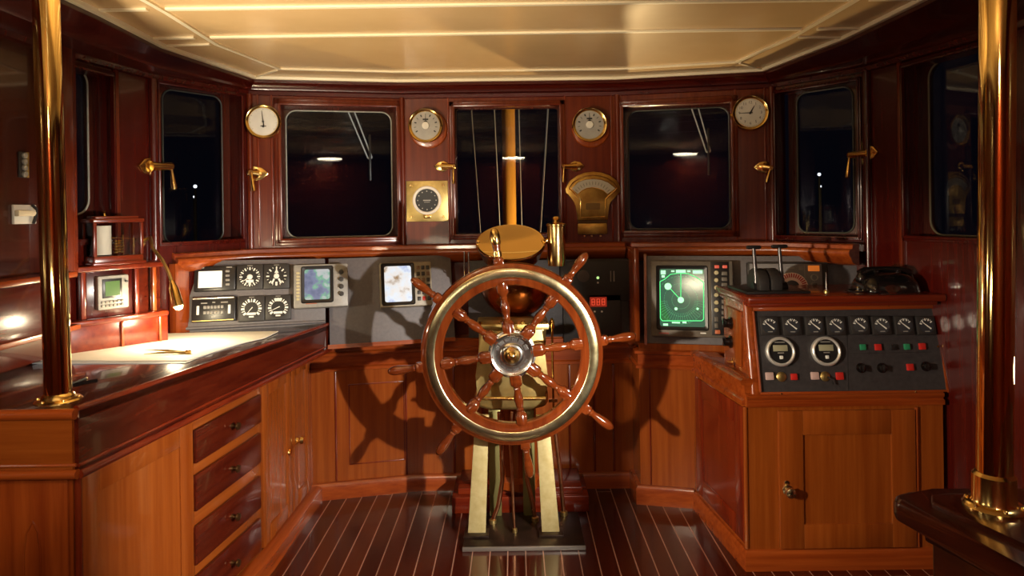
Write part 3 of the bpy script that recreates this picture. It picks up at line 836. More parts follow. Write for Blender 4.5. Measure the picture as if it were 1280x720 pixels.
def sq_gauge(F, rc_, label, seed, kind, group=None):
    cx, cy, w, h = F.rect(*rc_, .012); root = thing('square_gauge', label, 'gauge', F.mat(cx, cy, 0), group)
    s = min(w, h)
    m = MB(); m.box(-w / 2, w / 2, -h / 2, h / 2, -.004, .022, r=.005); m.build('bezel', BLKSOFT, root)
    m = MB(); z = .0222; m.cyl(0, 0, z - .002, z + .0006, s * .42, 36); m.m = 1; z += .0012; R = s * .42
    if kind in ('full', 'wind'):
        n = 24 if kind == 'full' else 16
        for i in range(n):
            a = i * 2 * PI / n; big_ = i % 2 == 0
            if kind == 'full' and -PI * .72 < a - PI * 1.5 < PI * .0 - .3 and False: continue
            m.bar(math.cos(a) * R * (.66 if big_ else .78), math.sin(a) * R * (.66 if big_ else .78), math.cos(a) * R * .93, math.sin(a) * R * .93, R * (.12 if big_ else .05), z - .0006, z)
        if kind == 'wind':
            m.prism([(-R * .20, R * .30), (R * .20, R * .30), (0, R * .72)], z - .0006, z); m.bar(-R * .2, -R * .25, -R * .42, -R * .72, R * .16, z - .0006, z); m.bar(R * .2, -R * .25, R * .42, -R * .72, R * .16, z - .0006, z)
            m.bar(0, -R * .55, 0, -R * .9, R * .2, z - .0006, z)
        else: m.bar(-R * .34, -R * .42, R * .34, -R * .42, R * .26, z - .0006, z); m.bar(0, -R * .55, 0, -R * .8, R * .22, z - .0006, z)
    else:
        for i in range(15):
            a = -PI * .22 + PI * 1.44 * i / 14
            m.bar(math.cos(a) * R * .62, math.sin(a) * R * .62, math.cos(a) * R * .93, math.sin(a) * R * .93, R * (.18 if i % 2 == 0 else .08), z - .0006, z)
        m.bar(-R * .4, -R * .50, R * .4, -R * .50, R * .22, z - .0006, z); m.bar(-R * .22, -R * .78, R * .22, -R * .78, R * .14, z - .0006, z)
        if kind == 'crest': m.bar(-R * .2, R * .74, R * .2, R * .74, R * .3, z - .0006, z)
    m.build('dial', [DIALB, WHITE], root)
    m = MB()
    if kind in ('full', 'wind'): m.lathe([(0, z), (R * .26, z), (R * .2, z + .004), (0, z + .005)], 18); hand(m, math.radians(215 if kind == 'full' else 88), R * .75, R * .12, z + .001)
    else: hand(m, math.radians(205 if kind == 'crest' else 230), R * .8, R * .08, z + .001)
    m.build('needle', WHITE, root)
    m = MB(); m.bar(-s * .1, s * .455, s * .1, s * .455, s * .03, .0222, .0230); m.build('mark', CASE2, root)
    return root


sq_gauge(D1, (296, 331, 329, 362), 'square black gauge, upper left of the four gauges in the grey panel', 1, 'full')
sq_gauge(D1, (329.5, 330, 362, 361), 'square black gauge, upper right of the four gauges in the grey panel', 2, 'wind')
sq_gauge(D1, (298, 370, 331, 402), 'square black gauge, lower left of the four gauges in the grey panel', 3, 'arc')
sq_gauge(D1, (331.5, 369, 364, 400), 'square black gauge, lower right of the four gauges in the grey panel', 4, 'crest')
for rc_, lb in (((301, 412, 332, 443), 'half-hidden square gauge behind the chart table edge, left one'), ((334, 411, 366, 442), 'half-hidden square gauge behind the chart table edge, right one')):
    Ff = Fr(D1.o - D1.n * .018, D1.ex, D1.eu); sq_gauge(Ff, rc_, lb, 5, 'arc')

# navigator with white screen
cx, cy, w, h = D1.rect(243, 333, 295, 364, .015); root = thing('navigator', 'black instrument with square lit white screen, top left of the grey panel', 'instrument', D1.mat(cx, cy))
m = MB(); m.box(-w / 2, w / 2, -h / 2, h / 2, -.004, .03, r=.008); m.build('case', BLACK, root)
def sub(F, c0, rc_, z): a = F.rect(*rc_, z); return a[0] - c0[0], a[1] - c0[1], a[2], a[3]
x, y, w2, h2 = sub(D1, (cx, cy), (248, 339, 277.5, 359.5), .03)
m = MB(); m.box(x - w2 / 2 - .004, x + w2 / 2 + .004, y - h2 / 2 - .004, y + h2 / 2 + .004, .029, .0315, r=.001); m.build('screen_rim', BLKSOFT, root)
m = MB(); m.box(x - w2 / 2, x + w2 / 2, y - h2 / 2, y + h2 / 2, .029, .0322); m.build('screen', WHITELCD, root)
for i, py in enumerate((339, 344.5, 350, 355.5)):
    x, y, _, _ = sub(D1, (cx, cy), (282, py - 2, 287, py + 2), .03); m = MB(); m.box(x - .010, x + .010, y - .0055, y + .0055, .028, .034, r=.002); m.build('key', CASE2, root)
m = MB(); x, y, _, _ = sub(D1, (cx, cy), (247, 334, 255, 336), .03); m.box(x - .016, x + .016, y - .003, y + .003, .029, .0306); x, y, _, _ = sub(D1, (cx, cy), (283, 333, 290, 335), .03); m.box(x - .014, x + .014, y - .003, y + .003, .029, .0306); m.build('print', CASE2, root)

# autopilot
cx, cy, w, h = D1.rect(240, 371, 295, 402, .015); root = thing('autopilot', 'black instrument with two rows of small keys, bottom left of the grey panel', 'instrument', D1.mat(cx, cy))
m = MB(); m.box(-w / 2, w / 2, -h / 2, h / 2, -.004, .03, r=.006); m.build('case', BLACK, root)
m = MB(); m.tube([(-w * .48, h * .44, .028), (w * .46, h * .44, .028)], .008, 10); m.build('hinge_bar', STEEL, root)
m = MB(); m.tube([(-w * .48, -h * .46, .026), (w * .46, -h * .46, .026)], .005, 10); m.build('lower_bar', BRASS2, root)
for rr in (0, 1):
    for i in range(6):
        m = MB(); x = -w * .20 + i * w * .078; y = h * (.07 if rr == 0 else -.15); m.box(x - w * .032, x + w * .032, y - h * .06, y + h * .06, .028, .035, r=.002); m.build('key', CASE2, root)
for sx in (-1, 1):
    m = MB(); m.box(sx * w * .355 - w * .03, sx * w * .355 + w * .03, -h * .22, h * .14, .028, .034, r=.002); m.build('slide_switch', WHITE, root)
m = MB()
for (x, y, l) in ((-w * .22, h * .24, .03), (0, h * .26, .014), (w * .24, h * .25, .034), (0, -h * .32, .02)): m.box(x - l / 2, x + l / 2, y - .003, y + .003, .029, .0306)
m.build('print', CASE2, root)

# echo sounder
def crt(F, rc_, scr, name, label, cat, casem, depth, scrm, side):
    cx, cy, w, h = F.rect(*rc_, depth); root = thing(name, label, cat, F.mat(cx, cy))
    m = MB(); m.box(-w / 2, w / 2, -h / 2, h / 2, -.01, depth, r=.007); m.build('case', casem, root)
    x, y, w2, h2 = sub(F, (cx, cy), scr, depth)
    m = MB(); e = .010
    m.loft([[(px_, py_, depth + .001) for px_, py_ in (lambda P: P + P[:1])(rrect(w2 + 4 * e, h2 + 4 * e, .012, 4, x, y))], [(px_, py_, depth + .007) for px_, py_ in (lambda P: P + P[:1])(rrect(w2 + 3 * e, h2 + 3 * e, .012, 4, x, y))], [(px_, py_, depth + .002) for px_, py_ in (lambda P: P + P[:1])(rrect(w2, h2, .012, 4, x, y))]])
    m.build('screen_rim', BLACK, root)
    m = MB(); m.prism(rrect(w2 + .004, h2 + .004, .012, 4, x, y), depth - .002, depth + .0025); m.build('screen', scrm, root)
    return root, cx, cy, w, h, x, y, w2, h2


root, cx, cy, w, h, x, y, w2, h2 = crt(D1, (367, 330, 435, 384), (381, 337, 412, 374), 'echo_sounder', 'grey echo sounder with green and white picture in the grey panel', 'display', CASE2, .05, SONAR, 1)
for i in range(9):
    m = MB(); yy = h * .30 - i * h * .075; m.box(-w * .45, -w * .39, yy - .006, yy + .006, .048, .054, r=.002); m.build('key', YELP, root)
for i in range(4):
    m = MB(); m.lathe([(0, .05), (.013, .05), (.011, .068), (0, .069)], 16, tr(w * .375, h * .30 - i * h * .17, 0)); m.build('knob', BLKSOFT, root)
m = MB(); m.box(w * .19, w * .205, -h * .32, h * .36, .049, .053); m.build('slot', BLACK, root)
m = MB(); m.box(-w * .28, -w * .08, -h * .42, -h * .37, .0495, .0512); m.build('badge', prin('faded red print', (.35, .12, .07), .5), root)

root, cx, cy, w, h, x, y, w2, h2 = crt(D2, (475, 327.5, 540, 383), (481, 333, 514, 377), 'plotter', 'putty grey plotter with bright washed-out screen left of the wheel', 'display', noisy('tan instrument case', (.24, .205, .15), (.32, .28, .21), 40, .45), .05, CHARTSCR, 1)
for i in range(6):
    for j in range(3):
        m = MB(); xx = w * (.24 + j * .095); yy = h * .36 - i * h * .14; m.box(xx - w * .033, xx + w * .033, yy - h * .045, yy + h * .045, .048, .054, r=.002); m.build('key', BLKSOFT if (i + j) % 3 else (REDP if i == 5 else prin('brown key', (.16, .09, .05), .4)), root)

# radar
root, cx, cy, w, h, x, y, w2, h2 = crt(D3, (814, 326, 917, 421.5), (825, 336.5, 880.5, 408), 'radar', 'putty grey radar with green sweep screen right of the wheel', 'radar', CASE, .075, RBG, 1)
z = .0782
def rp(px, py):
    a = D3.loc(px, py, .077); return a[0] - cx, a[1] - cy
m = MB()
ox, oy = rp(851, 375)
fr = [rp(*p) for p in ((825, 352), (831, 349), (838, 343), (848, 341.5), (860, 342), (871, 347), (879.5, 353), (879.5, 399), (877, 401), (828, 401), (825.5, 398))]
for p, q in zip(fr, fr[1:] + fr[:1]): m.bar(*p, *q, .0042, z - .001, z)
m.bar(ox, oy, *rp(851, 342), .0042, z - .001, z); m.bar(ox, oy, *rp(838, 361), .0042, z - .001, z)
m.build('sweep_lines', RG1, root)
m = MB()
R = abs(rp(851, 342)[1] - oy)
for k_, rr in enumerate((.33, .62, .9)):
    for i in range(40):
        a0, a1 = i * PI / 20, (i + .62) * PI / 20
        p = (ox + math.cos(a0) * R * rr, oy + math.sin(a0) * R * rr); q = (ox + math.cos(a1) * R * rr, oy + math.sin(a1) * R * rr); m.bar(*p, *q, .0014, z - .001, z - .0003)
for i in range(26):
    a = math.radians(186 + i * 6.8); m.bar(ox + math.cos(a) * R * .5, oy + math.sin(a) * R * .5, ox + math.cos(a) * R * .9, oy + math.sin(a) * R * .9, .0011, z - .001, z - .0004)
m.build('range_marks', prin('faint radar green', (.02, .15, .06), .4, emit=(.07, .42, .17), es=1), root)
m = MB()
for (px, py, rr) in ((851, 375, .016), (835, 358, .018), (845, 386, .008), (872, 386, .006)): p = rp(px, py); m.cyl(p[0], p[1], z - .001, z + .0006, rr, 18); m.build('echo', RG2, root); m = MB()
for (x0, y0, x1, y1) in ((826, 338, 832, 343), (827, 344, 831, 347), (839, 338, 843, 340), (845, 337.5, 857, 341), (859, 338, 863, 340), (866, 338, 878, 342), (840, 402.5, 850, 404), (853, 402, 858, 404), (829, 404.5, 835, 407)):
    p, q = rp(x0, y1), rp(x1, y0); m.box(p[0], q[0], p[1], q[1], z - .001, z + .0004); m.build('screen_text', RG2, root); m = MB()
m = MB(); m.prism([rp(826, 372), rp(838, 400), rp(826, 400)], z - .0012, z - .0006); m.build('dark_sector', RDK, root)
p, q = rp(890, 419), rp(911, 327)
m = MB(); m.box(p[0], q[0], p[1], q[1], .07, .078, r=.003); m.build('key_panel', BLACK, root)
for px in (896, 906):
    m = MB(); a = rp(px, 333.5); m.box(a[0] - .012, a[0] + .012, a[1] - .008, a[1] + .008, .076, .084, r=.003); m.build('key', prin('glowing red key', (.6, .08, .05), .4, emit=(1, .2, .12), es=.25), root)
for i in range(6):
    a = rp(895.5, 341 + i * 9.3); m = MB(); m.lathe([(0, .077), (.012, .077), (.010, .087), (0, .089)], 14, tr(a[0], a[1], 0)); m.build('knob', YELP, root)
for i in range(9):
    a = rp(905.5, 342 + i * 7.0); m = MB(); m.box(a[0] - .014, a[0] + .014, a[1] - .010, a[1] + .010, .076, .082, r=.002); m.build('key', CASE, root)
for i, py in enumerate((399, 407)):
    a = rp(895.5, py); m = MB(); m.box(a[0] - .009, a[0] + .009, a[1] - .012, a[1] + .012, .076, .082, r=.002); m.build('key', CASE, root)
a = rp(897, 415); m = MB(); m.box(a[0] - .013, a[0] + .013, a[1] - .010, a[1] + .010, .076, .083, r=.002); m.build('key', prin('orange key', (.55, .15, .06), .4), root)
m = MB(); a = rp(879, 416.5); m.box(a[0] - .014, a[0] + .014, a[1] - .003, a[1] + .003, .0745, .0762); m.build('badge', WHITE, root)
m = MB(); a = rp(830, 416.5); m.box(a[0] - .026, a[0] + .026, a[1] - .004, a[1] + .004, .0745, .0762); m.build('marking', prin('dull red print', (.25, .04, .03), .5), root)

# radio with red dial behind the levers
cx, cy, w, h = D3.rect(934, 328, 1035, 372, .03); root = thing('radio', 'grey radio with red arc dial and orange lamp behind the levers', 'radio', D3.mat(cx, cy))
m = MB(); m.box(-w / 2, w / 2, -h / 2, h / 2, -.01, .05, r=.006); m.build('case', BLKSOFT, root)
def q3(px, py):
    a = D3.loc(px, py, .05); return a[0] - cx, a[1] - cy
p, q = q3(938, 372), q3(1027, 330); m = MB(); m.box(p[0], q[0], p[1], q[1], .046, .052, r=.003); m.build('face', prin('grey radio face', (.20, .19, .195), .4), root)
ox, oy = q3(990, 359); m = MB()
m.prism([(ox + .078 * math.cos(PI * i / 14), oy + .075 * math.sin(PI * i / 14)) for i in range(15)], .051, .0528)
m.build('dial', prin('pink dial', (.85, .60, .52), .4), root)
m = MB()
for i in range(17):
    t = PI * (.06 + .88 * i / 16); m.bar(ox + .052 * math.cos(t), oy + .050 * math.sin(t), ox + .074 * math.cos(t), oy + .071 * math.sin(t), .006, .0526, .0534)
m.build('dial_mark', REDP, root)
m = MB(); m.lathe([(0, .05), (.036, .05), (.033, .075), (0, .077)], 24, tr(ox, oy, 0)); m.build('knob', BLACK, root)
p, q = q3(1010, 339), q3(1024, 332); m = MB(); m.box(p[0], q[0], p[1], q[1], .05, .056, r=.002); m.build('lamp', prin('orange tell-tale', (.75, .2, .03), .4, emit=(1, .25, .03), es=.35), root)
for py in (347, 357):
    a = q3(1018, py); m = MB(); m.ring(a[0], a[1], .05, .06, .012, .018, 18, .002); m.build('knob_ring', CASE2, root)
m = MB(); a = q3(1006, 349); m.box(a[0] - .002, a[0] + .002, a[1] - .07, a[1] + .075, .0515, .0528); a = q3(988, 335); m.box(a[0] - .02, a[0] + .02, a[1] - .003, a[1] + .003, .0515, .0528); a = q3(1001, 335); m.box(a[0] - .010, a[0] + .010, a[1] - .010, a[1] + .010, .0515, .0524); m.build('print', CASE2, root)

# ================================================================ chart table
N0, F0 = Vector((-1.262, 1.955, 1.030)), Vector((-1.018, 3.70, .980))
TSL = (F0.z - N0.z) / (F0.y - N0.y)
def ttop(x, y): return N0.z + (y - N0.y) * TSL
FT = Fr(N0, (0, 1, TSL), (-1, 0, 0))      # table top plane, normal up
# chart frame: local x = away from viewer, y = to the left, z = up
tb = thing('chart_table', 'dark glossy mahogany chart table along the left wall', 'table', Matrix())
P = [(N0.x, N0.y), (F0.x, F0.y), (-1.09, 3.72), (-1.68, 3.46), (-1.77, 3.33), (-1.87, 2.8), (-1.87, 1.955)]
m = MB(); m.prism(P, lambda x, y: ttop(x, y) - .035, lambda x, y: ttop(x, y), r=.004); m.build('top', W('black', 'y'), tb)
ap = MB()
e = Vector((F0.x - N0.x, F0.y - N0.y)).normalized(); nn = Vector((e.y, -e.x)); 
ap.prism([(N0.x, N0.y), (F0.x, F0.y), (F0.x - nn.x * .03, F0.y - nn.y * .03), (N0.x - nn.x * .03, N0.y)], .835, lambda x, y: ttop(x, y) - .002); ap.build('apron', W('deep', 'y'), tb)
m = MB(); m.box(-1.89, N0.x - .012, 1.945, 1.985, .845, 1.024); m.build('end_panel', W('light', 'x'), tb)
m = MB(); m.tube([(N0.x - .006, N0.y, N0.z - .001), (F0.x - .006, F0.y, F0.z - .001)], .010, 10); m.build('fiddle', W('dark', 'y'), tb)
m = MB(); m.tube([(N0.x + .004, N0.y - .004, .842), (F0.x + .004, F0.y, .842)], .013, 12); m.tube([(N0.x + .002, N0.y - .004, .868), (F0.x + .002, F0.y, .866)], .005, 8); m.build('lower_bead', W('dark', 'y'), tb)
m = MB(); m.tube([(-1.89, 1.942, 1.018), (N0.x + .0, 1.942, 1.018)], .016, 12); m.tube([(-1.89, 1.942, .846), (N0.x + .004, 1.942, .846)], .014, 12); m.tube([(-1.89, 1.943, .872), (N0.x, 1.943, .872)], .005, 8); m.build('end_bead', W('mid', 'x'), tb)

# cabinets under it
CF = [(-1.292, 1.972), (-1.210, 2.523), (-1.150, 3.03), (-1.135, 3.765)]
def cab_body(root, p, q, bk):
    m = MB(); m.prism([p, q] + bk, .0, .832); return m.build('body', W('mid', 'z'), root)


def raised(m, x0, x1, y0, y1, z, d=.008, b=.055):
    """frame-and-panel door in local coordinates"""
    m.box(x0, x0 + b, y0, y1, z - .018, z, r=.002); m.box(x1 - b, x1, y0, y1, z - .018, z, r=.002)
    m.box(x0 + b, x1 - b, y0, y0 + b, z - .018, z, r=.002); m.box(x0 + b, x1 - b, y1 - b, y1, z - .018, z, r=.002)
    m.box(x0 + b - .002, x1 - b + .002, y0 + b - .002, y1 - b + .002, z - .018, z - d)


Fc = wallf(CF[0], CF[1]); root = thing('locker', 'orange mahogany locker with one wide panel, under the near end of chart table', 'cabinet')
cab_body(root, CF[0], CF[1], [(-1.87, 2.523), (-1.87, 1.972)]); L = (Vector(CF[1]) - Vector(CF[0])).length
m = MB(); raised(m, .015, L - .008, .05, .825, .012, .005, .075); m.build('front_panel', W('light', 'y'), root, M=Fc.mat())
m = MB(); m.tube([(.006, .0, .012), (.006, .83, .012)], .010, 10); m.build('corner_bead', W('dark', 'y'), root, M=Fc.mat())
Fe = wallf((-1.89, 1.972), CF[0]); m = MB(); Le = 1.89 - 1.292
m.box(0, Le - .01, 0, .832, .0, .01, r=.003)
g_ = [Fe.loc(*p) for p in ((33, 800), (33, 690), (36, 665), (44, 650), (51, 663), (54, 690), (54, 800))]
m.tube([(*p, .011) for p in g_], .003, 8); m.build('end_board', W('mid', 'y'), root, M=Fe.mat())

Fc = wallf(CF[1], CF[2]); root = thing('drawer_chest', 'chest of four dark drawers under the chart table', 'drawers')
cab_body(root, CF[1], CF[2], [(-1.83, 3.03), (-1.87, 2.523)])
m = MB(); L = (Vector(CF[2]) - Vector(CF[1])).length; m.box(.002, L - .002, .06, .83, -.004, .006, r=.002); m.build('face_frame', W('light', 'x'), root, M=Fc.mat())
tops = [(538, 582, 492, 527), (591, 640, 543, 579), (656, 705, 596, 638), (719, 770, 649, 690)]
for k_, (tl, bl, t_r, b_r) in enumerate(tops):
    xl, yt = Fc.loc(238, tl); _, yb = Fc.loc(238, bl); xr, yt2 = Fc.loc(321, t_r); _, yb2 = Fc.loc(321, b_r)
    yt = (yt + yt2) / 2; yb = (yb + yb2) / 2
    d = MB(); d.box(xl, xr, yb, yt, .004, .022, r=.006)
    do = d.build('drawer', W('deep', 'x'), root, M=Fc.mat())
    m = MB(); kx, ky = (xl + xr) / 2, (yb + yt) / 2
    m.lathe([(0, .02), (.012, .02), (.008, .03), (.008, .04), (.016, .046), (.014, .054), (0, .056)], 16, tr(kx, ky, 0))
    ko = m.build('knob', prin('dark bronze knob', (.10, .05, .02), .3, .8), do)
Fc = wallf(CF[2], CF[3]); root = thing('cupboard', 'orange two-door cupboard with brass catch under the chart table far end', 'cabinet')
cab_body(root, CF[2], CF[3], [(-1.70, 3.44), (-1.77, 3.3), (-1.83, 3.03)])
xs = [Fc.loc(p, 540)[0] for p in (325, 362, 385)]; yb = .09
m = MB(); raised(m, xs[0], xs[1] - .003, yb, .825, .014, .006, .07); d1 = m.build('door', W('light', 'y'), root, M=Fc.mat())
m = MB(); raised(m, xs[1] + .003, xs[2], yb, .825, .014, .006, .07); d2 = m.build('door', W('light', 'y'), root, M=Fc.mat())
kx, ky = Fc.loc(362, 558)
m = MB(); m.tube([(kx - .05, ky, .02), (kx + .06, ky + .005, .022)], .006, 8); m.lathe([(0, .012), (.018, .012), (.012, .026), (.022, .036), (.016, .05), (0, .052)], 16, tr(kx + .07, ky + .008, 0)); m.lathe([(0, .012), (.016, .012), (.01, .02), (.018, .03), (0, .036)], 16, tr(kx - .05, ky - .012, 0)); m.build('catch', BRASS, d1)
# plinth along the cabinets
m = MB(); m.sweep([(-1.235, 1.96), (-1.155, 2.5), (-1.105, 3.02), (-1.095, 3.76)], [(0, 0), (.016, 0), (.016, .07), (.0, .082), (-.04, .085), (-.04, 0)]); struct(m.build('baseboard_left', W('mid', 'y')))

# ================================================================ shelf unit on the left wall
SL0, SL1 = (-1.880, 2.835), (-1.640, 3.185)
FS = wallf(SL0, SL1)
root = thing('wall_locker', 'red mahogany wall locker with two shelves above the chart table', 'shelf unit')
back_ = [(-1.80, 3.32), (-1.895, 2.80)]
def slab(z0, z1, o, tone, nm, r=.004, ext=0.):
    ex = FS.ex; n = FS.n
    p = Vector((SL0[0], SL0[1], 0)) + n * o - ex * .0; q = Vector((SL1[0], SL1[1], 0)) + n * o + ex * ext
    m = MB(); m.prism([(p.x, p.y), (q.x, q.y), (q.x - .10, q.y + .12), (-1.80, 3.345), (-1.905, 2.80)], z0, z1, r=r); return m.build(nm, W(tone, 'x'), root)
slab(1.345, 1.368, .0, 'dark', 'shelf', .006); slab(1.118, 1.142, .03, 'dark', 'shelf', .006)
slab(.99, 1.118, .018, 'dark', 'backsplash', .002); slab(1.142, 1.345, -.045, 'deep', 'recess_board', .002)  # dark boards put the locker's shade into the wood colour
m = MB(); x0 = FS.loc(110, 360)[0]; x1 = FS.loc(171, 360)[0]; m.box(x0, x1, 1.142, 1.345, -.06, -.02, r=.004); m.build('front_board', W('side', 'y'), root, M=FS.mat())
for px in (105, 172):
    x, _ = FS.loc(px, 360); m = MB(); m.box(x - .010, x + .010, 1.142, 1.345, -.06, -.004, r=.004); m.build('divider', W('dark', 'y'), root, M=FS.mat())
for px in (150, 197):
    x, _ = FS.loc(px, 410); m = MB(); m.box(x - .006, x + .006, 1.0, 1.118, .01, .028, r=.003); m.build('strip', W('mid', 'y'), root, M=FS.mat())
x, _ = FS.loc(194, 360); m = MB(); m.box(x - .009, x + .009, 1.142, 1.345, -.03, -.004, r=.004); m.build('divider', W('mid', 'y'), root, M=FS.mat())
# near part of the shelving, towards the viewer
root2 = thing('side_shelf', 'dark red shelf behind the left brass post, near the photo edge', 'shelf')
m = MB(); m.box(-1.90, -1.80, 2.30, 2.80, 1.335, 1.358, r=.004); m.build('shelf', W('mid', 'y'), root2)
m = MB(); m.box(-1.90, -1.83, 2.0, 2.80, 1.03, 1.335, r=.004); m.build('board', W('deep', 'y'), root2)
m = MB(); m.box(-1.90, -1.79, 2.0, 2.80, 1.12, 1.142, r=.004); m.build('ledge', W('mid', 'y'), root2)
# depth sounder with green screen
cx, cy, w, h = FS.rect(121, 343.5, 160, 387, .0); Fg = Fr(FS.o - FS.n * .02, FS.ex, FS.eu)
cx, cy, w, h = Fg.rect(121, 344, 160, 386, .02); root = thing('depth_display', 'small silver instrument with green screen in the wall locker', 'display', Fg.mat(cx, cy))
m = MB(); m.box(-w / 2, w / 2, -h / 2, h / 2, -.004, .03, r=.006); m.build('case', CASE2, root)
m = MB(); m.box(-w * .36, w * .26, -h * .16, h * .40, .029, .033, r=.001); m.build('screen_rim', BLACK, root)
m = MB(); m.box(-w * .28, w * .18, -h * .10, h * .33, .031, .0345); m.build('screen', GREENLCD, root)
for j in range(2):
    for i in range(6):
        m = MB(); x = -w * .36 + i * w * .125; y = -h * .27 - j * h * .11; m.box(x - w * .05, x + w * .05, y - h * .038, y + h * .038, .028, .034, r=.002); m.build('key', CASE, root)
m = MB(); m.lathe([(0, .03), (w * .045, .03), (w * .04, .04), (0, .04)], 12, tr(w * .40, h * .30, 0)); m.build('knob', BLKSOFT, root)

# barograph
BX = Vector((.17, .267, 0)).normalized()
bo = Vector((-1.805, 2.915, 1.369)); root = thing('barograph', 'glass-sided mahogany barograph on the upper shelf of the wall locker', 'barograph', Fr(bo, BX, (0, 0, 1)).mat())
bw, bd, bh = .215, .10, .215
m = MB(); m.box(0, bw, 0, .04, -bd, 0, r=.006); m.box(-.008, bw + .008, 0, .014, -bd - .006, .008, r=.004); m.build('base', W('dark', 'x'), root)
for x in (0, bw - .014):
    for z in (-bd, -.014): m = MB(); m.box(x, x + .014, .04, bh - .03, z, z + .014, r=.003); m.build('corner_post', W('dark', 'y'), root)
m = MB(); m.box(-.004, bw + .004, bh - .03, bh - .012, -bd - .004, .004, r=.005); m.box(.012, bw - .012, bh - .014, bh, -bd + .012, -.012, r=.006); m.build('lid', W('dark', 'x'), root)
m = MB(); m.box(.014, bw - .014, .04, bh - .03, -.008, -.006); m.build('front_glass', PANE, root)
m = MB(); m.box(.006, .008, .04, bh - .03, -bd + .014, -.014); m.build('side_glass', PANE, root)
m = MB(); m.lathe([(0, .045), (.038, .045), (.038, .172), (0, .172)], 28, tr(.056, 0, -bd / 2) @ Matrix.Rotation(-PI / 2, 4, 'X')); m.build('drum', PAPER, root)
m = MB(); 
for i in range(5): m.lathe([(0, .045 + i * .013), (.020, .045 + i * .013), (.024, .05 + i * .013), (.020, .055 + i * .013), (0, .056 + i * .013)], 20, tr(.128, 0, -bd / 2) @ Matrix.Rotation(-PI / 2, 4, 'X'))
m.build('capsule_stack', BRASS, root)
m = MB(); m.tube([(.145, .04, -.04), (.145, .13, -.04)], .0035, 8); m.tube([(.185, .04, -.03), (.185, .115, -.03)], .004, 8); m.tube([(.185, .11, -.03), (.075, .12, -.022)], .0016, 6); m.build('pen_arm', BRASS, root)
m = MB(); m.lathe([(0, bh), (.007, bh), (.004, bh + .012), (.009, bh + .02), (0, bh + .028)], 14, tr(.07, 0, -bd / 2) @ Matrix.Rotation(-PI / 2, 4, 'X')); m.build('finial', BRASS, root)

# switch plate and paper box by the photo's left edge
FA = FW['left_aft'][0]
cx, cy, w, h = FA.rect(22, 190, 33, 222); root = thing('switch_plate', 'narrow switch plate with four dots high on the dark left wall', 'switch', FA.mat(cx, cy))
m = MB(); m.box(-w / 2, w / 2, -h / 2, h / 2, 0, .008, r=.002); m.build('plate', BLKSOFT, root)
for i in range(4): m = MB(); m.cyl(0, h * (.36 - i * .24), .008, .016, .012, 12, .002); m.build('switch', CASE2, root)
m = MB(); m.box(w / 2 - .012, w / 2, -h / 2, h / 2, .006, .011); m.build('edge', BRASS2, root)
pt = Vector((-1.87, 2.62, 1.50))
cx, cy, w, h = FA.rect(14, 256, 42, 280); root = thing('card_holder', 'small white paper holder on the dark left wall behind the brass post', 'holder', FA.mat(cx, cy))
m = MB(); m.box(-w / 2, w / 2, -h / 2, h / 2, 0, .012, r=.003); m.build('back', prin('white card', (.62, .60, .55), .6), root)
m = MB(); m.prism([(-w * .5, -h * .1), (w * .2, -h * .1), (w * .35, h * .1), (w * .1, h * .2), (-w * .5, h * .2)], .012, .03, r=.002); m.build('card_stack', prin('cream card', (.66, .58, .42), .6), root)
m = MB(); m.tube([(w * .25, -h * .5, .02), (w * .33, h * .2, .03), (w * .2, h * .5, .02)], .006, 8); m.build('clip', BLACK, root)
# ================================================================ on the chart table
TN = Vector((0, -TSL, 1)).normalized()
FT = Fr(N0, (1, 0, 0), (0, 1, TSL))


def tpt(px, py): return FT.loc(px, py)


def tabrod(nm, lab, cat, pts, r, mat, lift=0): pass


root = thing('sea_chart', 'large white paper chart spread on the chart table under the lamp', 'chart', FT.mat())
o1 = [tpt(*p) for p in ((38, 452), (60, 446), (120, 436), (170, 428), (205, 418.5), (262, 417), (318, 416), (348, 415.5), (331, 424), (300, 431), (268, 441), (233, 452.5), (150, 453), (80, 452))]
m = MB(); m.prism(o1, .003, .007); m.build('sheet', PAPER, root)
o2 = [tpt(*p) for p in ((40, 455), (110, 440), (200, 423), (330, 418), (322, 424), (262, 443), (231, 455))]
m = MB(); m.prism(o2, .0, .003); m.build('under_sheet', prin('blue grey paper', (.50, .52, .56), .7), root)
p = tpt(211, 443.5); root = thing('dividers', 'brass chart dividers lying on the white chart', 'dividers', FT.mat(*p, .008))
def rel(px, py): a = tpt(px, py); return a[0] - p[0], a[1] - p[1]
a, b1, b2 = rel(235, 444), rel(181, 440.5), rel(180, 446)
for q in (b1, b2):
    m = MB(); m.tube([(*a, .006), ((a[0] + q[0]) / 2, (a[1] + q[1]) / 2, .006), (*q, .003)], [.006, .0045, .0012], 8); m.build('leg', BRASS2, root)
m = MB(); m.lathe([(0, 0), (.012, 0), (.013, .008), (.008, .013), (0, .014)], 16, tr(*a, 0)); m.build('hinge', BRASS, root)
for (q0, q1, lb, mt, nm) in (((84, 484), (107, 475), 'dark pencil lying by the left brass post on chart table', BLACK, 'pencil'), ((92, 483), (121, 477), 'dark pen with bright tip lying by the left brass post', BAKE, 'pen')):
    a, b_ = tpt(*q0), tpt(*q1); root = thing(nm, lb, nm, FT.mat(*a, 0))
    d = (b_[0] - a[0], b_[1] - a[1])
    m = MB(); m.tube([(0, 0, .005), (d[0], d[1], .005)], .005, 8); m.build('barrel', mt, root)
    m = MB(); m.tube([(d[0], d[1], .005), (d[0] * 1.1, d[1] * 1.1, .005)], [.0052, .002], 8); m.build('tip', STEEL if nm == 'pen' else BRASS2, root)

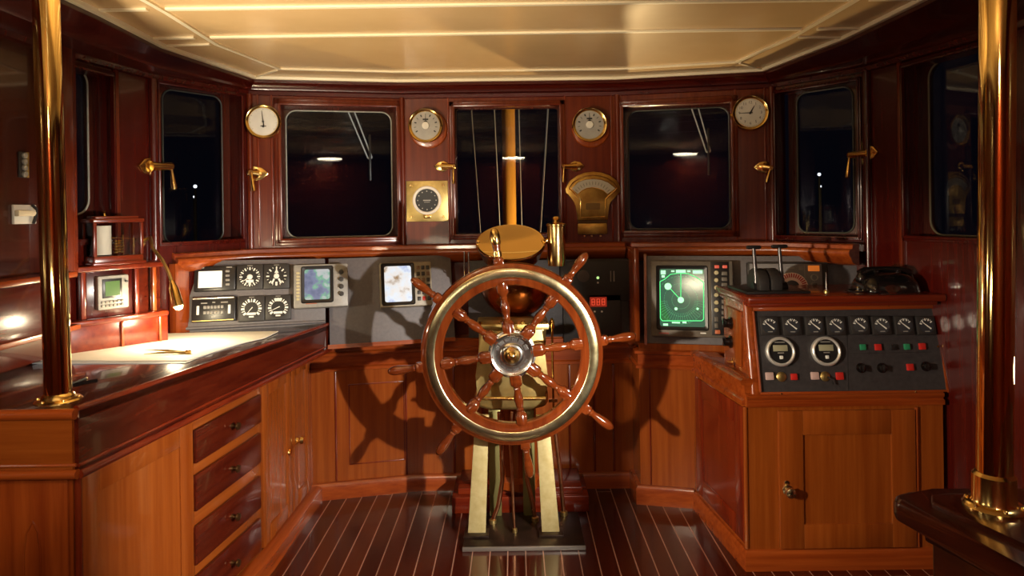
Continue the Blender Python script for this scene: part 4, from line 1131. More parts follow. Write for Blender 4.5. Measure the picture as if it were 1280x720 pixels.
# gooseneck lamp
W0 = FW['left'][0].hit(178, 302); tip = at(223, 383, 3.02); neck = [W0, W0 + Vector((.05, -.02, .02)), at(190, 309, 3.10), at(203, 325, 3.06), at(211, 341, 3.04), at(215, 353, 3.03)]
root = thing('chart_lamp', 'brass gooseneck reading lamp lit over the chart', 'lamp', Matrix.Translation(W0))
def R_(pts): return [tuple(Vector(q) - W0) for q in pts]
m = MB(); m.tube(R_(neck), .0075, 10); m.build('gooseneck', BRASS2, root)
m = MB(); m.lathe([(0, 0), (.03, 0), (.03, .006), (.012, .016), (0, .018)], 20, Matrix(((0, 0, 1, 0), (1, 0, 0, 0), (0, 1, 0, 0), (0, 0, 0, 1)))); m.build('wall_plate', BRASS, root)
d = (tip - Vector(neck[-1])); zq = d.to_track_quat('Z', 'Y').to_matrix().to_4x4(); L = d.length
m = MB(); m.lathe([(0, -.01), (.010, -.008), (.014, .01), (.020, .03), (.024, L), (.021, L), (.016, .03), (0, .02)], 20, Matrix.Translation(Vector(neck[-1]) - W0) @ zq); m.build('shade', BRASS, root)
m = MB(); m.lathe([(0, L - .030), (.014, L - .026), (.019, L - .004), (.014, L + .012), (0, L + .017)], 16, Matrix.Translation(Vector(neck[-1]) - W0) @ zq); m.build('bulb', BULB, root)

# ================================================================ brass posts


def brass_post(px0, py0, px1, py1, Y, wpx, label, zb, collar):
    B = at(px0, py0, Y); T = at(px1, py1, Y); B = B + (T - B) * ((zb - B.z) / (T.z - B.z)); T = B + (T - B) * ((CEIL - B.z) / (T.z - B.z))
    root = thing('brass_post', label, 'post', Matrix.Translation(B)); d = T - B; r = wpx * Y / 850 / 2
    m = MB(); m.tube([(0, 0, 0), tuple(d)], r, 40); m.build('pole', BRASSP, root)
    m = MB(); m.lathe([(0, 0), (r * 1.75, 0), (r * 1.75, .005), (r * 1.6, .010), (r * 1.3, .012), (r * 1.22, .018), (r * 1.2, collar), (r * 1.02, collar + .006), (0, collar + .006)], 40); m.build('flange', BRASS, root)
    for i in range(6):
        a = i * PI / 3 + .3; m = MB(); m.lathe([(0, .008), (r * .16, .008), (r * .12, .014), (0, .016)], 10, tr(math.cos(a) * r * 1.5, math.sin(a) * r * 1.5, 0)); m.build('bolt', BRASS, root)
    m = MB(); m.lathe([(0, 0), (r * 1.6, 0), (r * 1.6, -.012), (r * 1.1, -.02), (r * 1.05, -.05), (0, -.05)], 32, tr(*d)); m.build('top_collar', BRASS, root)


brass_post(73, 500, 57.5, 0, 2.045, 30, 'polished brass post standing on the chart table, at the left', ttop(-1.37, 2.045), .02)
# ================================================================ right foreground rail top
CT = [(.812, 1.475), (.83, 1.505), (.87, 1.523), (.93, 1.525), (1.6, 1.5), (1.92, 1.45), (1.92, .6), (.98, .6), (.90, 1.2)]
root = thing('side_counter', 'dark varnished counter end with thick rounded edge, right foreground', 'counter')
m = MB(); m.prism(CT, .895, .945, r=.022, seg=5); m.build('top', W('black', 'y'), root)
CT2 = [(.868, 1.43), (.89, 1.468), (.93, 1.478), (1.6, 1.455), (1.9, 1.41), (1.9, .64), (1.03, .64), (.955, 1.18)]
m = MB(); m.prism(CT2, .94, .956, r=.005, seg=3); m.build('raised_panel', W('black', 'y'), root)
CT3 = [(.875, 1.44), (.90, 1.465), (1.6, 1.44), (1.9, 1.40), (1.9, .64), (1.04, .64), (.955, 1.2)]
m = MB(); m.prism(CT3, 0, .90, r=.004); m.prism([(x - .012 if x < 1.5 else x, y + (.012 if y > 1.3 else 0)) for x, y in CT3], .862, .897, r=.010, seg=3); m.build('body', W('black', 'z'), root)
brass_post(1243, 622, 1247, 0, 1.40, 39.5, 'polished brass post standing on the dark counter, at the right', .956, .068)

# ================================================================ engine console on the right
root = thing('engine_console', 'mahogany engine control console with charcoal sloping gauge panel', 'console')
K0, K1, K2 = (.937, 3.60), (1.003, 2.975), (1.862, 2.975)
m = MB(); m.prism([K0, K1, K2, (1.80, 3.36), (1.70, 3.48)], 0, .75); m.build('body', W('light', 'z'), root)
band = [(-.01, .712), (.016, .718), (.016, .734), (.004, .742), (.004, .80), (.022, .806), (.022, .822), (.010, .83), (-.02, .832)]
m = MB(); m.sweep([K0, (1.004, 2.985)], band); m.prism([K0, (1.003, 2.985), (1.045, 2.985), (1.045, 3.55)], .745, .829)
m.sweep([K1, K2], [(-.01, .706), (.016, .712), (.016, .730), (.004, .738), (.014, .748), (.014, .760), (-.01, .767)]); m.build('waist_moulding', W('mid', 'x'), root, ang=50)
m = MB(); m.sweep([K0, K1, K2], [(-.01, 0), (.022, 0), (.022, .07), (.012, .085), (-.01, .088)]); m.build('plinth', W('mid', 'x'), root)
Fk = wallf(K1, K2)
x0 = Fk.loc(973, 600)[0]; x1 = Fk.loc(1143, 600)[0]; y1 = Fk.loc(1050, 512)[1]; y0 = .092
m = MB(); raised(m, x0, x1, y0, y1, .014, .008, .105); do = m.build('door', W('light', 'y'), root, M=Fk.mat())
x, y = Fk.loc(983, 611); m = MB(); m.lathe([(0, .012), (.024, .012), (.022, .018), (.010, .022), (.010, .034), (.022, .042), (.021, .054), (.010, .060), (0, .061)], 20, tr(x, y, 0)); m.lathe([(0, .012), (.012, .012), (.010, .018), (0, .02)], 12, tr(x - .004, y + .032, 0)); m.build('knob', BRASSB, do)
xa = Fk.loc(1146, 600)[0]; m = MB(); m.tube([(xa, .09, .004), (xa, .70, .004)], .007, 10); m.build('hinge_bead', W('mid', 'y'), root, M=Fk.mat())
# side panel of the console
Fs = wallf(K0, K1); Ls = (Vector(K1) - Vector(K0)).length
m = MB(); raised(m, .03, Ls - .02, .10, .70, .006, .006, .09); m.build('side_panel', W('dark', 'y'), root, M=Fs.mat())
m = MB(); m.tube([(Ls - .004, .09, .004), (Ls - .004, .71, .004)], .010, 10); m.build('corner_bead', W('light', 'y'), root, M=Fs.mat())
# upper desk
T0, T1 = (1.040, 2.985), (1.884, 2.985)
ZU0, ZU1, BK = .760, 1.158, .088
D4 = tiltf(T0, T1, ZU0, BK, ZU1)
m = MB(); T_ = Matrix(((0, 0, 1, 0), (1, 0, 0, 0), (0, 1, 0, 0), (0, 0, 0, 1)))
m.T = T_; m.prism([(2.985, ZU0), (2.985 + BK, ZU1), (3.40, ZU1), (3.40, ZU0)], 1.040, 1.80); m.T = Matrix(); m.build('desk', W('mid', 'x'), root)
Hd = math.hypot(ZU1 - ZU0, BK); Wd = T1[0] - T0[0]
c0 = D4.loc(949, 490); c1 = D4.loc(1168.5, 386); px0, px1_, py0, py1_ = c0[0], c1[0], c0[1], c1[1]
m = MB()
m.box(0, px0, 0, Hd, -.01, .012, r=.004); m.box(px1_, Wd, 0, Hd, -.01, .012, r=.004); m.box(px0, px1_, 0, py0, -.01, .012, r=.004); m.box(px0, px1_, py1_, Hd, -.01, .012, r=.004)
m.build('panel_frame', W('mid', 'x'), root, M=D4.mat())
m = MB(); m.tube([(.0, .0, -.002), (.0, Hd, -.002)], .014, 12); m.tube([(px0 + .002, py0, .010), (px0 + .002, py1_, .010)], .006, 8); m.build('pilaster', W('mid', 'y'), root, M=D4.mat())
for q in ((1003, 381.5), (1058, 381.5), (1111, 381.5), (1173, 433), (977, 492.5), (1145, 490)):
    x, y = D4.loc(*q, .012); m = MB(); m.lathe([(0, .01), (.006, .01), (.004, .014), (0, .0145)], 10, tr(x, y, 0)); m.build('screw', BRASS, root, M=D4.mat())
pn = MB(); pn.box(px0, px1_, py0, py1_, -.01, .003); pn = pn.build('gauge_panel', BLKPAN, root, M=D4.mat())
def dl(px, py): return D4.loc(px, py, .004)
m = MB()
for (p, q) in (((1059, 412), (1061, 489)), ((1062, 442), (1165, 440))):
    m.bar(*dl(*p), *dl(*q), .002, .002, .0036)
m.build('seam', BLACK, pn)
for (px, py, mt, r) in ((1078, 434, GREENP, 3.6), (1097, 434, REDP, 4), (1116, 434, BLACK, 3.5), (1133, 433.5, GREENP, 3.6), (1152, 433, REDP, 4), (1137, 459, REDP, 4.2), (992, 471, REDP, 4), (1049, 470, REDP, 4.6)):
    x, y = dl(px, py); u = D4.m(px, py) * r; m = MB(); m.box(x - u, x + u, y - u, y + u, .002, .014, r=.003); m.build('push_button', mt, pn)
for (px, py) in ((1076, 460), (1102, 460), (1157, 458)):
    x, y = dl(px, py); u = D4.m(px, py); m = MB(); m.lathe([(0, .002), (u * 6, .002), (u * 6, .008), (u * 4, .010), (u * 3.6, .026), (0, .027)], 20, tr(x, y, 0)); m.box(x - u, x + u, y - u * 4.5, y + u * 3, .024, .032, r=.001); m.build('rotary_switch', BAKE, pn)
for (px, py) in ((961.5, 470.5), (1018, 470)):
    x, y = dl(px, py); u = D4.m(px, py) * 5; m = MB(); m.box(x - u, x + u, y - u * .9, y + u, .002, .016, r=.004); m.build('rocker', PINK, pn)
for (px, py, k_) in ((976.5, 471, 1), (1031, 470.5, 1)):
    x, y = dl(px, py); u = D4.m(px, py) * 6; m = MB(); m.lathe([(0, .002), (u, .002), (u, .008), (u * .75, .012), (0, .012)], 20, tr(x, y, 0)); ks = m.build('key_switch', BRASS2, pn)
m = MB(); x, y = dl(1037, 474); u = D4.m(1037, 474); m.tube([(x - u * 3, y + u * 3, .014), (x, y, .022), (x + u * 2, y - u * 6, .020)], .004, 8); m.build('key_tag', BLACK, pn)
lid_p = [(1.018, 2.972), (1.886, 2.972), (1.80, 3.42), (1.005, 3.42)]
m = MB(); m.prism(lid_p, 1.158, 1.190, r=.008, seg=3); m.prism([(1.03, 2.995), (1.86, 2.995), (1.80, 3.41), (1.02, 3.41)], 1.140, 1.160, r=.006); m.build('lid', W('dark', 'x'), root)
# switch board on the desk's left cheek
Fq = Fr((1.040, 3.40, .83), (0, -1, 0), (0, 0, 1))
cx, cy, w, h = Fq.rect(906, 386, 925, 462, .012)
m = MB(); m.box(cx - w * .5, cx + w * .5, max(cy - h / 2, .02), cy + h / 2, 0, .012, r=.003); sb = m.build('switch_board', W('light', 'y'), root, M=Fq.mat())
for py in (404, 427):
    x, y = Fq.loc(914, py, .012); m = MB(); m.lathe([(0, .012), (.030, .012), (.030, .020), (.022, .024), (.020, .045), (0, .047)], 20, tr(x, y, 0)); m.box(x - .007, x + .007, y - .02, y + .024, .04, .052, r=.002); m.build('rotary_switch', BAKE, sb, M=None)
x, y = Fq.loc(916, 453, .012); m = MB(); m.box(x - .012, x + .012, y - .022, y + .022, .012, .016, r=.002); m.tube([(x, y, .014), (x, y + .004, .04)], [.008, .005], 10); m.build('toggle', BRASS, sb)

# gauges set in the console
G8 = [(960.5, 407.5), (988.5, 407.5), (1017, 407.5), (1043.5, 407.5), (1073, 406.5), (1100, 407), (1128.5, 407), (1155.5, 407)]
ORD = ['first', 'second', 'third', 'fourth', 'fifth', 'sixth', 'seventh', 'eighth']
x, y = D4.loc(*G8[0], .003); u = D4.m(*G8[0]) * 11.7
g0 = thing('engine_gauge', '', 'gauge', D4.mat(x, y, .003), 'small square gauges along the top of the engine console')
m = MB(); m.box(-u, u, -u, u, -.002, .016, r=.005); m.build('bezel', BLKSOFT, g0)
m = MB(); z = .0162; m.cyl(0, 0, z - .002, z + .0006, u * .80, 28); m.m = 1; z += .0012
for i in range(9):
    a = math.radians(35 + i * 16); k_ = .5 if i % 2 == 0 else .62; m.bar(math.cos(a) * u * k_, math.sin(a) * u * k_, math.cos(a) * u * .74, math.sin(a) * u * .74, u * (.11 if i % 2 == 0 else .05), z - .0006, z)
m.build('dial', [prin('gauge dial', (.035, .037, .045), .2), WHITE], g0)
m = MB(); hand(m, math.radians(140), u * .62, u * .15, z + .0005, .9); m.build('needle', WHITE, g0)
m = MB(); m.bar(-u * .25, -u * .62, u * .25, -u * .62, u * .09, .0165, .0176); m.build('mark', CASE2, g0)
for i, q in enumerate(G8):
    x, y = D4.loc(*q, .003); lb = '%s small square gauge from the left in the engine console row' % ORD[i]
    if i == 0: g0['label'] = lb
    else: copyt(g0, D4.mat(x, y, .003), lb)
for q, lb in (((974.5, 439.5), 'round digital counter with silver ring, left one of two on the engine console'), ((1031.5, 439), 'round digital counter with silver ring, right one of two on the engine console')):
    x, y = D4.loc(*q, .003); u = D4.m(*q) * 18; root = thing('engine_counter', lb, 'gauge', D4.mat(x, y, .003), 'round engine counters with silver rings')
    m = MB(); m.ring(0, 0, -.002, .022, u * .80, u, 40, .005); m.build('ring', prin('bright satin ring', (.78, .77, .74), .28, .6), root)
    m = MB(); m.cyl(0, 0, -.002, .012, u * .82, 32); m.m = 1; m.box(-u * .22, u * .22, -u * .13, -u * .06, .012, .0126); m.build('face', [DIALB, CASE2], root)
    m = MB(); m.box(-u * .5, u * .5, u * .02, u * .44, .011, .014, r=.002); m.build('display', LCD, root)
    m = MB(); m.box(-u * .12, u * .12, -u * .52, -u * .28, .011, .018, r=.003); m.build('button', WHITE, root)
    m = MB(); m.box(-u * .35, u * .35, u * .60, u * .66, .012, .0126); m.build('print', CASE2, root)

# things on the lid
LZ = 1.190
def onlid(px, py): return athz(px, py, LZ)
P0 = Vector((1.17, 3.20, LZ)); root = thing('throttle_control', 'black twin-lever engine control on top of the engine console', 'throttle', Matrix.Translation(P0))
def RL_(px, py, Y): return tuple(at(px, py, Y) - P0)
for (xa, xb, nm) in ((-.052, -.003, 'quadrant'), (.003, .056, 'quadrant')):
    m = MB(); m.T = Matrix.Translation((0, 0, 0)) @ Matrix(((0, 0, 1, 0), (1, 0, 0, 0), (0, 1, 0, 0), (0, 0, 0, 1)))
    m.prism([(-.085, 0), (-.085, .04)] + [(-.085 * math.cos(t), .04 + .066 * math.sin(t)) for t in [PI * i / 10 for i in range(1, 10)]] + [(.085, .04), (.085, 0)], xa, xb, r=.006); m.build(nm, BLKSOFT, root)
m = MB(); m.box(-.13, .16, -.14, .14, 0, .012, r=.004); m.build('base', BLACK, root)
for (pb, pt_, hw) in (((946, 366), (942, 309), 9), ((978, 362), (974, 308), 10)):
    b_, t_ = Vector(RL_(*pb, 3.17)), Vector(RL_(*pt_, 3.17)); b_.z = max(b_.z, .02)
    m = MB(); m.tube([tuple(b_), tuple(b_ + (t_ - b_) * .25), tuple(t_)], [.016, .010, .008], 12); lv = m.build('lever', prin('dark lever metal', (.10, .095, .10), .3, .8), root)
    u = 3.17 / 850 * hw; m = MB(); m.tube([(t_.x - u, t_.y, t_.z), (t_.x - u * .8, t_.y, t_.z), (t_.x + u * .8, t_.y, t_.z), (t_.x + u, t_.y, t_.z)], [.006, .009, .009, .006], 12); m.build('handle', BLACK, lv)
    m = MB(); m.T = Matrix.Translation(b_) @ Matrix.Rotation(PI / 2, 4, 'Y'); m.cyl(0, 0, -.02, .02, .024, 18, .003); m.build('boss', BLACK, lv)
for (px, py, h_, lb, nm) in ((1033, 366, .092, 'thin steel toggle lever on the engine console lid, beside the throttles', 'toggle_lever'), (1073, 366, .022, 'short bright push knob on the engine console lid, left of the telephone', 'push_knob')):
    p = onlid(px, py); root = thing(nm, lb, 'switch', Matrix.Translation(p))
    m = MB(); m.lathe([(0, 0), (.013, 0), (.013, .008), (.008, .014), (0, .014)], 16); m.build('collar', BRASS2, root)
    m = MB(); m.lathe([(0, .01), (.004, .01), (.003, h_ * .9), (.005, h_), (0, h_ + .004)] if h_ > .05 else [(0, .01), (.010, .01), (.011, h_), (.006, h_ + .006), (0, h_ + .006)], 14); m.build('stem', STEEL, root)

# telephone: low black body, cradle and handset
P0 = Vector((1.70, 3.13, LZ)); root = thing('telephone', 'gloss black old telephone at the right end of the engine console', 'telephone', Matrix.Translation(P0))
m = MB(); m.prism(rrect(.255, .205, .05, 6), 0, .014, r=.004)
rows = []
for t in range(0, 8):
    a = PI / 2 * t / 7; k_ = max(math.cos(a) ** .7, .02); rows.append([(x_, y_, .012 + .078 * math.sin(a)) for x_, y_ in (lambda P: P + P[:1])(rrect(.25 * k_, .20 * k_, .05 * k_, 6))])
m.loft(rows); m.build('body', BAKE, root)
for sx in (-1, 1): m = MB(); m.box(sx * .05 - .010, sx * .05 + .010, -.03, .03, .070, .098, r=.005); m.build('cradle', BAKE, root)
hp = [(-.115, 0, .078), (-.09, 0, .092), (-.05, 0, .099), (0, 0, .101), (.05, 0, .099), (.09, 0, .092), (.115, 0, .078)]
m = MB(); m.tube(hp, [.020, .020, .014, .013, .014, .020, .020], 14)
for sx in (-1, 1): m.lathe([(0, .035), (.022, .035), (.028, .045), (.026, .062), (.016, .080), (0, .084)], 20, tr(sx * .105, 0, .005))
m.build('handset', BAKE, root)
m = MB(); m.lathe([(0, 0), (.042, 0), (.040, .008), (.012, .010), (0, .010)], 24, Matrix.Translation((-.02, -.085, .036)) @ Matrix.Rotation(math.radians(62), 4, 'X')); m.build('dial', STEEL, root)
m = MB(); m.tube([(-.11 + .0, -.08, .01), (-.16, -.10, .008), (-.20, -.08, .008), (-.19, -.02, .008), (-.13, .01, .008)], .005, 8); m.build('cord', BAKE, root)

# ================================================================ steering stand
WC = at(640, 442, 3.16)
root = thing('steering_stand', 'brass steering stand with two flat legs on a dark floor plate', 'stand', Matrix.Translation((0, 3.33, 0)))
O = Vector((0, 3.33, 0))
a0, a1, a2, a3 = at(575, 687.5, 3.17), at(726.5, 685, 3.17), at(717, 645, 3.50), at(584, 647, 3.50)
m = MB(); m.box(-.262, .308, -.165, .19, .0, .022, r=.004, seg=2); m.build('base_plate', PLATE, root)
m = MB(); m.box(-.264, .310, -.172, -.160, .0, .020, r=.003); m.build('edge_bar', prin('worn grey steel', (.32, .29, .26), .35, .7), root)
FLg = wallf((-1, 3.27), (1, 3.27))
for (bl, br, tl, tr_) in (((584.5, 672), (607, 673), (594, 520), (611, 520)), ((677.5, 671), (700, 670.5), (670, 520), (686, 520))):
    pts = [FLg.hit(*q) - O for q in (bl, br, tr_, tl)]; zb = .02
    m = MB(); m.T = Matrix(((1, 0, 0, 0), (0, 0, 1, 0), (0, 1, 0, 0), (0, 0, 0, 1)))
    m.prism([(pts[0].x, zb), (pts[1].x, zb), (pts[2].x, pts[2].z), (pts[3].x, pts[3].z)], -.055, -.03, r=.003); m.T = Matrix(); m.build('leg', LEGBR, root)
    m = MB(); xm = (pts[0].x + pts[1].x) / 2; m.box(xm - .06, xm + .06, -.09, -.005, .02, .034, r=.004); m.build('foot', PLATE, root)
for (p, q, tp_, bt) in ((612, 627, 530, 618), (654, 669, 530, 618)):
    Fb = wallf((-1, 3.5), (1, 3.5)); A_ = [Fb.hit(*w_) - O for w_ in ((p, bt), (q, bt), (q, tp_), (p, tp_))]
    m = MB(); m.box(A_[0].x, A_[1].x, .15, .18, .02, A_[2].z + .1, r=.004); m.build('rear_leg', prin('greenish bronze', (.30, .27, .10), .4, .7), root)
Fh = wallf((-1, 3.34), (1, 3.34))
def hh(px, py): a = Fh.hit(px, py) - O; return (a.x, a.z)
prof = [hh(*q) for q in ((598, 407), (600, 470), (596, 486), (592, 500), (598, 509), (612, 513), (668, 512), (684, 507), (686, 494), (680, 476), (683, 407))]
m = MB(); m.T = Matrix(((1, 0, 0, 0), (0, 0, 1, 0), (0, 1, 0, 0), (0, 0, 0, 1))); m.prism(prof, .0, .20, r=.022, seg=4); m.T = Matrix(); m.build('gear_housing', BRASS2, root)
z_ = hh(640, 409)[1]; xl = hh(595, 409)[0]; xr = hh(686, 409)[0]
m = MB(); m.box(xl, xr, -.02, .22, z_ - .01, z_ + .02, r=.005); m.build('cover_plate', BRASS2, root)
for i in range(4):
    m = MB(); xx = xl + .02 + (xr - xl - .04) * i / 3; m.lathe([(0, z_ + .018), (.012, z_ + .018), (.012, z_ + .03), (0, z_ + .034)], 6, tr(xx, -.005, 0)); m.build('bolt', BRASS, root)
wz = WC.z; sh = Matrix.Translation((WC.x, 0, wz)) @ Matrix.Rotation(PI / 2, 4, 'X')
m = MB(); m.lathe([(0, -.03), (.075, -.03), (.07, .0), (.04, .02), (.032, .035), (.032, .12), (0, .12)], 28, sh); m.build('shaft', BRASS, root)
m = MB(); m.lathe([(.0, -.005), (.11, -.005), (.11, .010), (.098, .016), (0, .016)], 32, Matrix.Translation((WC.x, 0.0, wz - .02)) @ Matrix.Rotation(PI / 2, 4, 'X')); m.build('bearing_flange', BRASS2, root)
m = MB(); m.tube([tuple(FLg.hit(601, 498) - O), tuple(FLg.hit(682, 498) - O)], .009, 10); m.build('cross_bar', BRASS, root)
for pl, Y in ((((624, 515), (627, 560), (628, 600), (623, 632), (618, 645), (616, 657)), 3.40), (((640, 515), (637, 545), (640, 590), (642, 640), (643.5, 662)), 3.30), (((655, 515), (657, 560), (659, 600), (666, 630), (669, 650)), 3.42), (((688, 515), (694, 540), (700, 590), (705, 652)), 3.48)):
    pts = [at(*q, Y) - O for q in pl]; pts[-1].z = .02; r = .011 if Y > 3.31 else .007
    m = MB(); m.tube(pts, r, 10); m.build('pipe', PIPE, root)
    m = MB(); m.lathe([(0, .0), (r * 1.7, .0), (r * 1.7, .02), (r, .024), (0, .024)], 12, Matrix.Translation((pts[-1].x, pts[-1].y, .02))); m.build('union', BRASS2, root)
m = MB(); q0 = at(690, 410, 3.46) - O; q1 = at(692, 512, 3.46) - O; m.tube([tuple(q0), tuple(q1)], .006, 10); m.lathe([(0, 0), (.012, 0), (.014, .03), (.006, .05), (0, .052)], 12, Matrix.Translation(q0)); m.box(q1.x - .025, q1.x + .02, q1.y - .01, q1.y + .01, q1.z + .04, q1.z + .055); m.build('grease_rod', BRASS, root)

# ================================================================ wheel
wh = thing('helm', 'eight-spoked mahogany ship wheel with brass-banded rim', 'wheel', Matrix.Translation(WC) @ Matrix.Rotation(PI / 2, 4, 'X'))
U = 3.13 / 850
def cs(pr): return [(r * U, z) for r, z in pr]
m = MB(); m.lathe(cs([(87, -.018), (87, .014), (88.5, .020), (94, .022), (96, .026), (109.5, .026), (111, .020), (114, .016), (115.2, .004), (115.2, -.010), (113, -.020), (104, -.026), (92, -.026)]), 96, closed=True); m.build('rim', W('wheel', 'y'), wh)
m = MB(); m.lathe(cs([(97, .0255), (97, .0285), (98, .0305), (107.5, .0305), (108.5, .0285), (108.5, .0255)]), 96, closed=True); m.build('brass_band', BRASSB, wh)
m = MB(); m.lathe(cs([(0, -.03), (30, -.03), (30, .010), (27.5, .012), (27.5, .026), (26, .030), (24.5, .028), (23.5, .026), (15, .028), (13.5, .034), (11, .036), (0, .036)]), 64); hb = m.build('hub', STEEL, wh)
m = MB()
for i in range(28):
    a = math.radians(20 + i * 140 / 27)
    if i % 5 == 4: continue
    m.bar(math.cos(a) * 17.5 * U, math.sin(a) * 17.5 * U, math.cos(a) * 21.5 * U, math.sin(a) * 21.5 * U, .0035, .0265, .0285)
m.build('engraving', prin('dark engraved metal', (.16, .15, .15), .4, .7), hb); m = MB()
for i in range(28):
    a = math.radians(20 + i * 140 / 27) + PI
    if i % 5 == 4: continue
    m.bar(math.cos(a) * 18 * U, math.sin(a) * 18 * U, math.cos(a) * 20.5 * U, math.sin(a) * 20.5 * U, .0025, .0265, .0285)
m.build('engraving', prin('dark engraved metal', (.16, .15, .15), .4, .7), hb)
m = MB(); m.lathe(cs([(0, .034), (10, .034), (10.4, .040), (9, .046), (6, .048), (5.5, .058), (3.5, .066), (0, .069)]), 32); m.build('hub_nut', BRASS, hb)
Rz = Matrix.Rotation(PI / 2, 4, 'Y')
for i in range(8):
    a = math.radians(7.5 + 45 * i); Tr = Matrix.Rotation(a, 4, 'Z')
    m = MB(); m.T = Tr
    m.lathe([(0, 24 * U), (8 * U, 24 * U), (8 * U, 38 * U), (6.8 * U, 41 * U), (4.2 * U, 43 * U), (4.8 * U, 45 * U), (4.0 * U, 47 * U), (5.6 * U, 54 * U), (6.0 * U, 59 * U), (5.0 * U, 65 * U), (3.9 * U, 69 * U), (4.9 * U, 71 * U), (4.2 * U, 73 * U), (6.2 * U, 76 * U), (7.4 * U, 78 * U), (7.4 * U, 90 * U), (0, 90 * U)], 24, Rz)
    m.box(24.5 * U, 39 * U, -7.2 * U, 7.2 * U, -.02, .026, r=.006); m.box(78 * U, 90 * U, -6.8 * U, 6.8 * U, -.018, .022, r=.006)
    sp = m.build('spoke', W('wheel', 'x'), wh)
    m = MB(); m.T = Tr
    m.box(112 * U, 120.5 * U, -6.4 * U, 6.4 * U, -.018, .018, r=.006)
    m.lathe([(0, 113 * U), (6.4 * U, 119 * U), (6.4 * U, 121 * U), (4.0 * U, 123 * U), (4.8 * U, 125 * U), (3.8 * U, 127 * U), (5.0 * U, 135 * U), (6.0 * U, 144 * U), (5.9 * U, 150 * U), (4.6 * U, 155 * U), (2.4 * U, 158 * U), (0, 158.8 * U)], 24, Rz)
    hd = m.build('handle', W('wheel', 'x'), sp)
    if i == 2:
        m = MB(); m.T = Tr; m.lathe([(4.2 * U, 123 * U), (5.4 * U, 124 * U), (5.4 * U, 130 * U), (4.6 * U, 131 * U)], 24, Rz)
        m.lathe([(5.6 * U, 139 * U), (6.6 * U, 142 * U), (6.6 * U, 150 * U), (5.2 * U, 156 * U), (2.6 * U, 159.5 * U), (0, 160 * U)], 24, Rz); m.build('brass_cap', BRASS, sp)

# ================================================================ binnacle behind the wheel
root = thing('plinth', 'low mahogany plinth on the floor behind the steering stand', 'plinth', Matrix.Translation((.01, 3.70, 0)))
m = MB(); m.box(-.36, .36, -.14, .165, 0, .085, r=.006); m.box(-.33, .33, -.11, .16, .085, .12, r=.008); m.build('block', W('dark', 'x'), root)
bx = at(645, 360, 3.62); root = thing('binnacle', 'brass binnacle with copper bowl and tilted oval lid behind the wheel', 'binnacle', Matrix.Translation((bx.x, 3.66, .12)))
O = Vector((bx.x, 3.66, .12))
m = MB(); m.lathe([(0, 0), (.13, 0), (.13, .04), (.105, .06), (.10, .10), (.095, .78), (.11, .84), (.12, .86), (0, .86)], 8); m.build('column', W('mid', 'z'), root, ang=30)
zc = at(645, 352, 3.62).z - .12; rb = 46 * 3.62 / 850
m = MB(); m.lathe([(0, zc - rb)] + [(rb * math.cos(t), zc + rb * math.sin(t)) for t in [-PI / 2 + PI / 2 * i / 14 for i in range(1, 14)]] + [(rb, zc), (rb * 1.0, zc + .03), (0, zc + .03)], 48); m.build('bowl', COPPER, root)
m = MB(); m.ring(0, 0, zc + .0, zc + .045, rb * .9, rb * 1.06, 48, .008); m.build('bowl_ring', BRASS, root)
C = at(638.5, 303, 3.55) - O; tilt = math.radians(46); rd = 43.5 * 3.55 / 850
TM = Matrix.Translation(C) @ Matrix.Rotation(tilt, 4, 'X') @ Matrix.Diagonal((1, .70, 1, 1))
m = MB(); m.lathe([(0, -.10), (rd * .86, -.10), (rd * .97, -.02), (rd, -.012), (rd, .0), (0, .0)], 56, TM); m.build('hood', COPPER, root)
m = MB(); m.lathe([(0, -.001), (rd * .975, -.001), (rd * .985, .003), (rd * .96, .006), (rd * .93, .004), (0, .004)], 64, TM); m.build('lid', prin('mirror brass lid', (.86, .62, .26), .045, 1.), root)
for s_ in (-1, 1): m = MB(); m.lathe([(0, 0), (.010, 0), (.008, .02), (0, .022)], 12, TM @ tr(s_ * rd * .93, 0, .0)); m.build('lid_knob', BRASS, root)
lc = at(695.5, 325, 3.58) - O; lt = at(695.5, 283, 3.58) - O; rl = 11.5 * 3.58 / 850; h_ = lt.z - lc.z
m = MB(); m.lathe([(0, -.03), (rl * .9, -.03), (rl, 0), (rl, h_), (rl * 1.1, h_ + .004), (rl * 1.1, h_ + .012), (rl * .8, h_ + .018), (rl * .35, h_ + .022), (rl * .3, h_ + .034), (rl * .45, h_ + .042), (rl * .3, h_ + .052), (0, h_ + .055)], 32, Matrix.Translation(lc)); m.build('side_lamp', BRASS, root)
m = MB(); m.tube([tuple(at(676, 306, 3.57) - O), tuple(at(684, 300, 3.57) - O), tuple(at(690, 300, 3.58) - O)], .009, 10); m.build('bracket', BRASS, root)
for px in (580.5, 586):
    m = MB(); m.tube([tuple(at(px, 315, 3.70) - O), tuple(at(px, 345, 3.70) - O), tuple(at(625, 352, 3.68) - O)], .0045, 8); m.build('rod', STEEL, root)

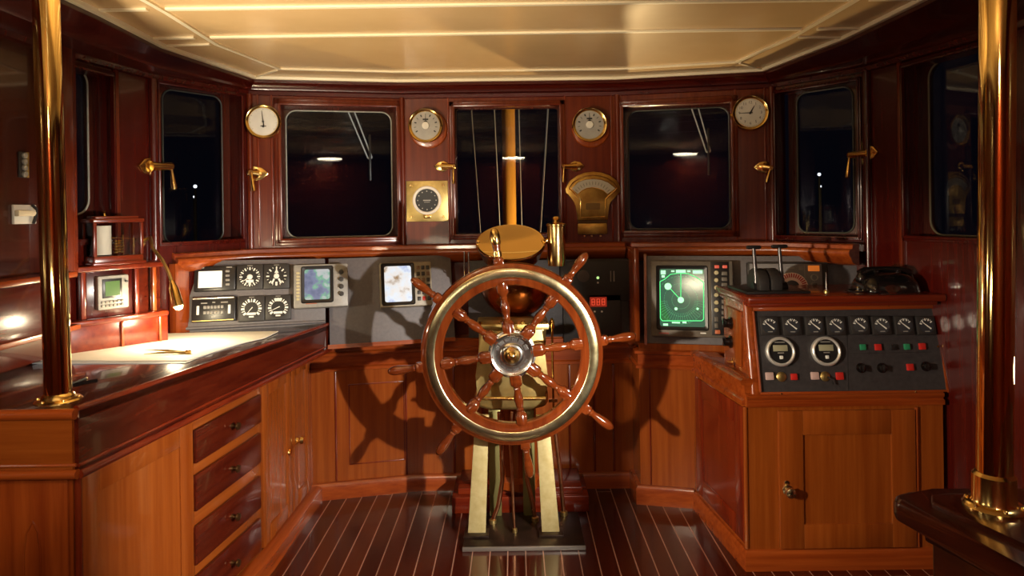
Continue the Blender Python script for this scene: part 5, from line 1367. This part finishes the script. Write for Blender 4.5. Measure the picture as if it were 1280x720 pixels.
# distant lamps on the shore, seen through the bow windows
for (px, py, r, lb) in ((244, 233, .028, 'tiny white lamp far outside the left bow window, upper one of two'), (243, 246, .02, 'tiny white lamp far outside the left bow window, lower one of two'), (1024, 218, .026, 'tiny pale lamp far outside the right bow window, upper one of two'), (1025.5, 233, .018, 'tiny pale lamp far outside the right bow window, lower one of two')):
    q = at(px, py, 11.0); root = thing('shore_lamp', lb, 'lamp', Matrix.Translation(q))
    m = MB(); m.lathe([(0, -r)] + [(r * math.cos(t), r * math.sin(t)) for t in [-PI / 2 + PI * i / 8 for i in range(1, 8)]] + [(0, r)], 14); m.build('globe', prin('lit shore lamp', (1, 1, .9), .4, emit=(.9, .92, 1), es=2.2), root)
    m = MB(); m.cyl(0, 0, -q.z - .6, -r, .02, 8); m.build('pole', BLACK, root)

# ================================================================ lights
def point(name, loc, e, col, r):
    l = bpy.data.lights.new(name, 'POINT'); l.energy = e; l.color = col; l.shadow_soft_size = r
    o = bpy.data.objects.new(name, l); o.location = loc; COL.objects.link(o); return o


def area(name, loc, target, e, col, sx, sy=None, spread=None):
    l = bpy.data.lights.new(name, 'AREA'); l.energy = e; l.color = col; l.shape = 'RECTANGLE' if sy else 'DISK'; l.size = sx
    if sy: l.size_y = sy
    if spread: l.spread = math.radians(spread)
    o = bpy.data.objects.new(name, l); o.location = loc
    o.rotation_euler = (Vector(target) - Vector(loc)).to_track_quat('-Z', 'Y').to_euler(); COL.objects.link(o); return o


def spot(name, loc, target, e, col, r, ang, blend):
    l = bpy.data.lights.new(name, 'SPOT'); l.energy = e; l.color = col; l.shadow_soft_size = r; l.spot_size = math.radians(ang); l.spot_blend = blend
    o = bpy.data.objects.new(name, l); o.location = loc
    o.rotation_euler = (Vector(target) - Vector(loc)).to_track_quat('-Z', 'Y').to_euler(); COL.objects.link(o); return o


spot('key_lamp', (1.10, 1.44, 1.19), (-.95, 3.4, .70), 345, (1, .90, .77), .022, 63, .5)
spot('left_lamp', (-1.25, 1.28, 1.32), (1.35, 3.1, .52), 300, (1, .84, .62), .04, 42, .5)
spot('ceiling_fill', (-1.27, 1.22, 1.36), (-.62, 2.6, 2.35), 225, (1, .84, .60), .06, 66, .8)  # added spot that brightens the ceiling, no fitting stands here
point('key_spill_fill', (1.11, 1.43, 1.22), .8, (1, .90, .77), .03)  # added point light for glints on the left brass post
point('left_spill_fill', (-1.25, 1.26, 1.34), 6, (1, .84, .62), .03)  # added point light for glints on the right brass post
spot('table_end_fill', (.25, -.2, 1.80), (-1.55, 2.0, .92), 95, (1, .88, .70), .03, 15, .8)  # added narrow spot to brighten the chart table's end panel
area('bounce_fill', (-.85, .45, 1.25), (-.72, .75, 2.35), 11, (1, .82, .56), .35)  # added upward fill to brighten the left of the ceiling
area('camera_bounce_lamp', (.02, -.02, 1.93), (.02, -.02, 2.35), 7, (1, .90, .74), .16)
area('ceiling_lamp_light', (0, -1.12, 2.295), (0, -1.12, 0), 3, (1, .84, .60), .30)
point('chart_lamp_light', tuple(tip + d.normalized() * .038), 11, (1, .82, .52), .012)
point('mast_light', (1.0, 5.9, .5), 330, (1, .66, .30), .05)
w = bpy.data.worlds.new('world'); SC.world = w; w.use_nodes = True
w.node_tree.nodes['Background'].inputs[0].default_value = (.0015, .0015, .003, 1)
w.node_tree.nodes['Background'].inputs[1].default_value = 1
SC.view_settings.view_transform = 'Standard'; SC.view_settings.look = 'None'
SC.view_settings.gamma = 1; SC.view_settings.use_curve_mapping = False
SC.view_settings.exposure = 0.0
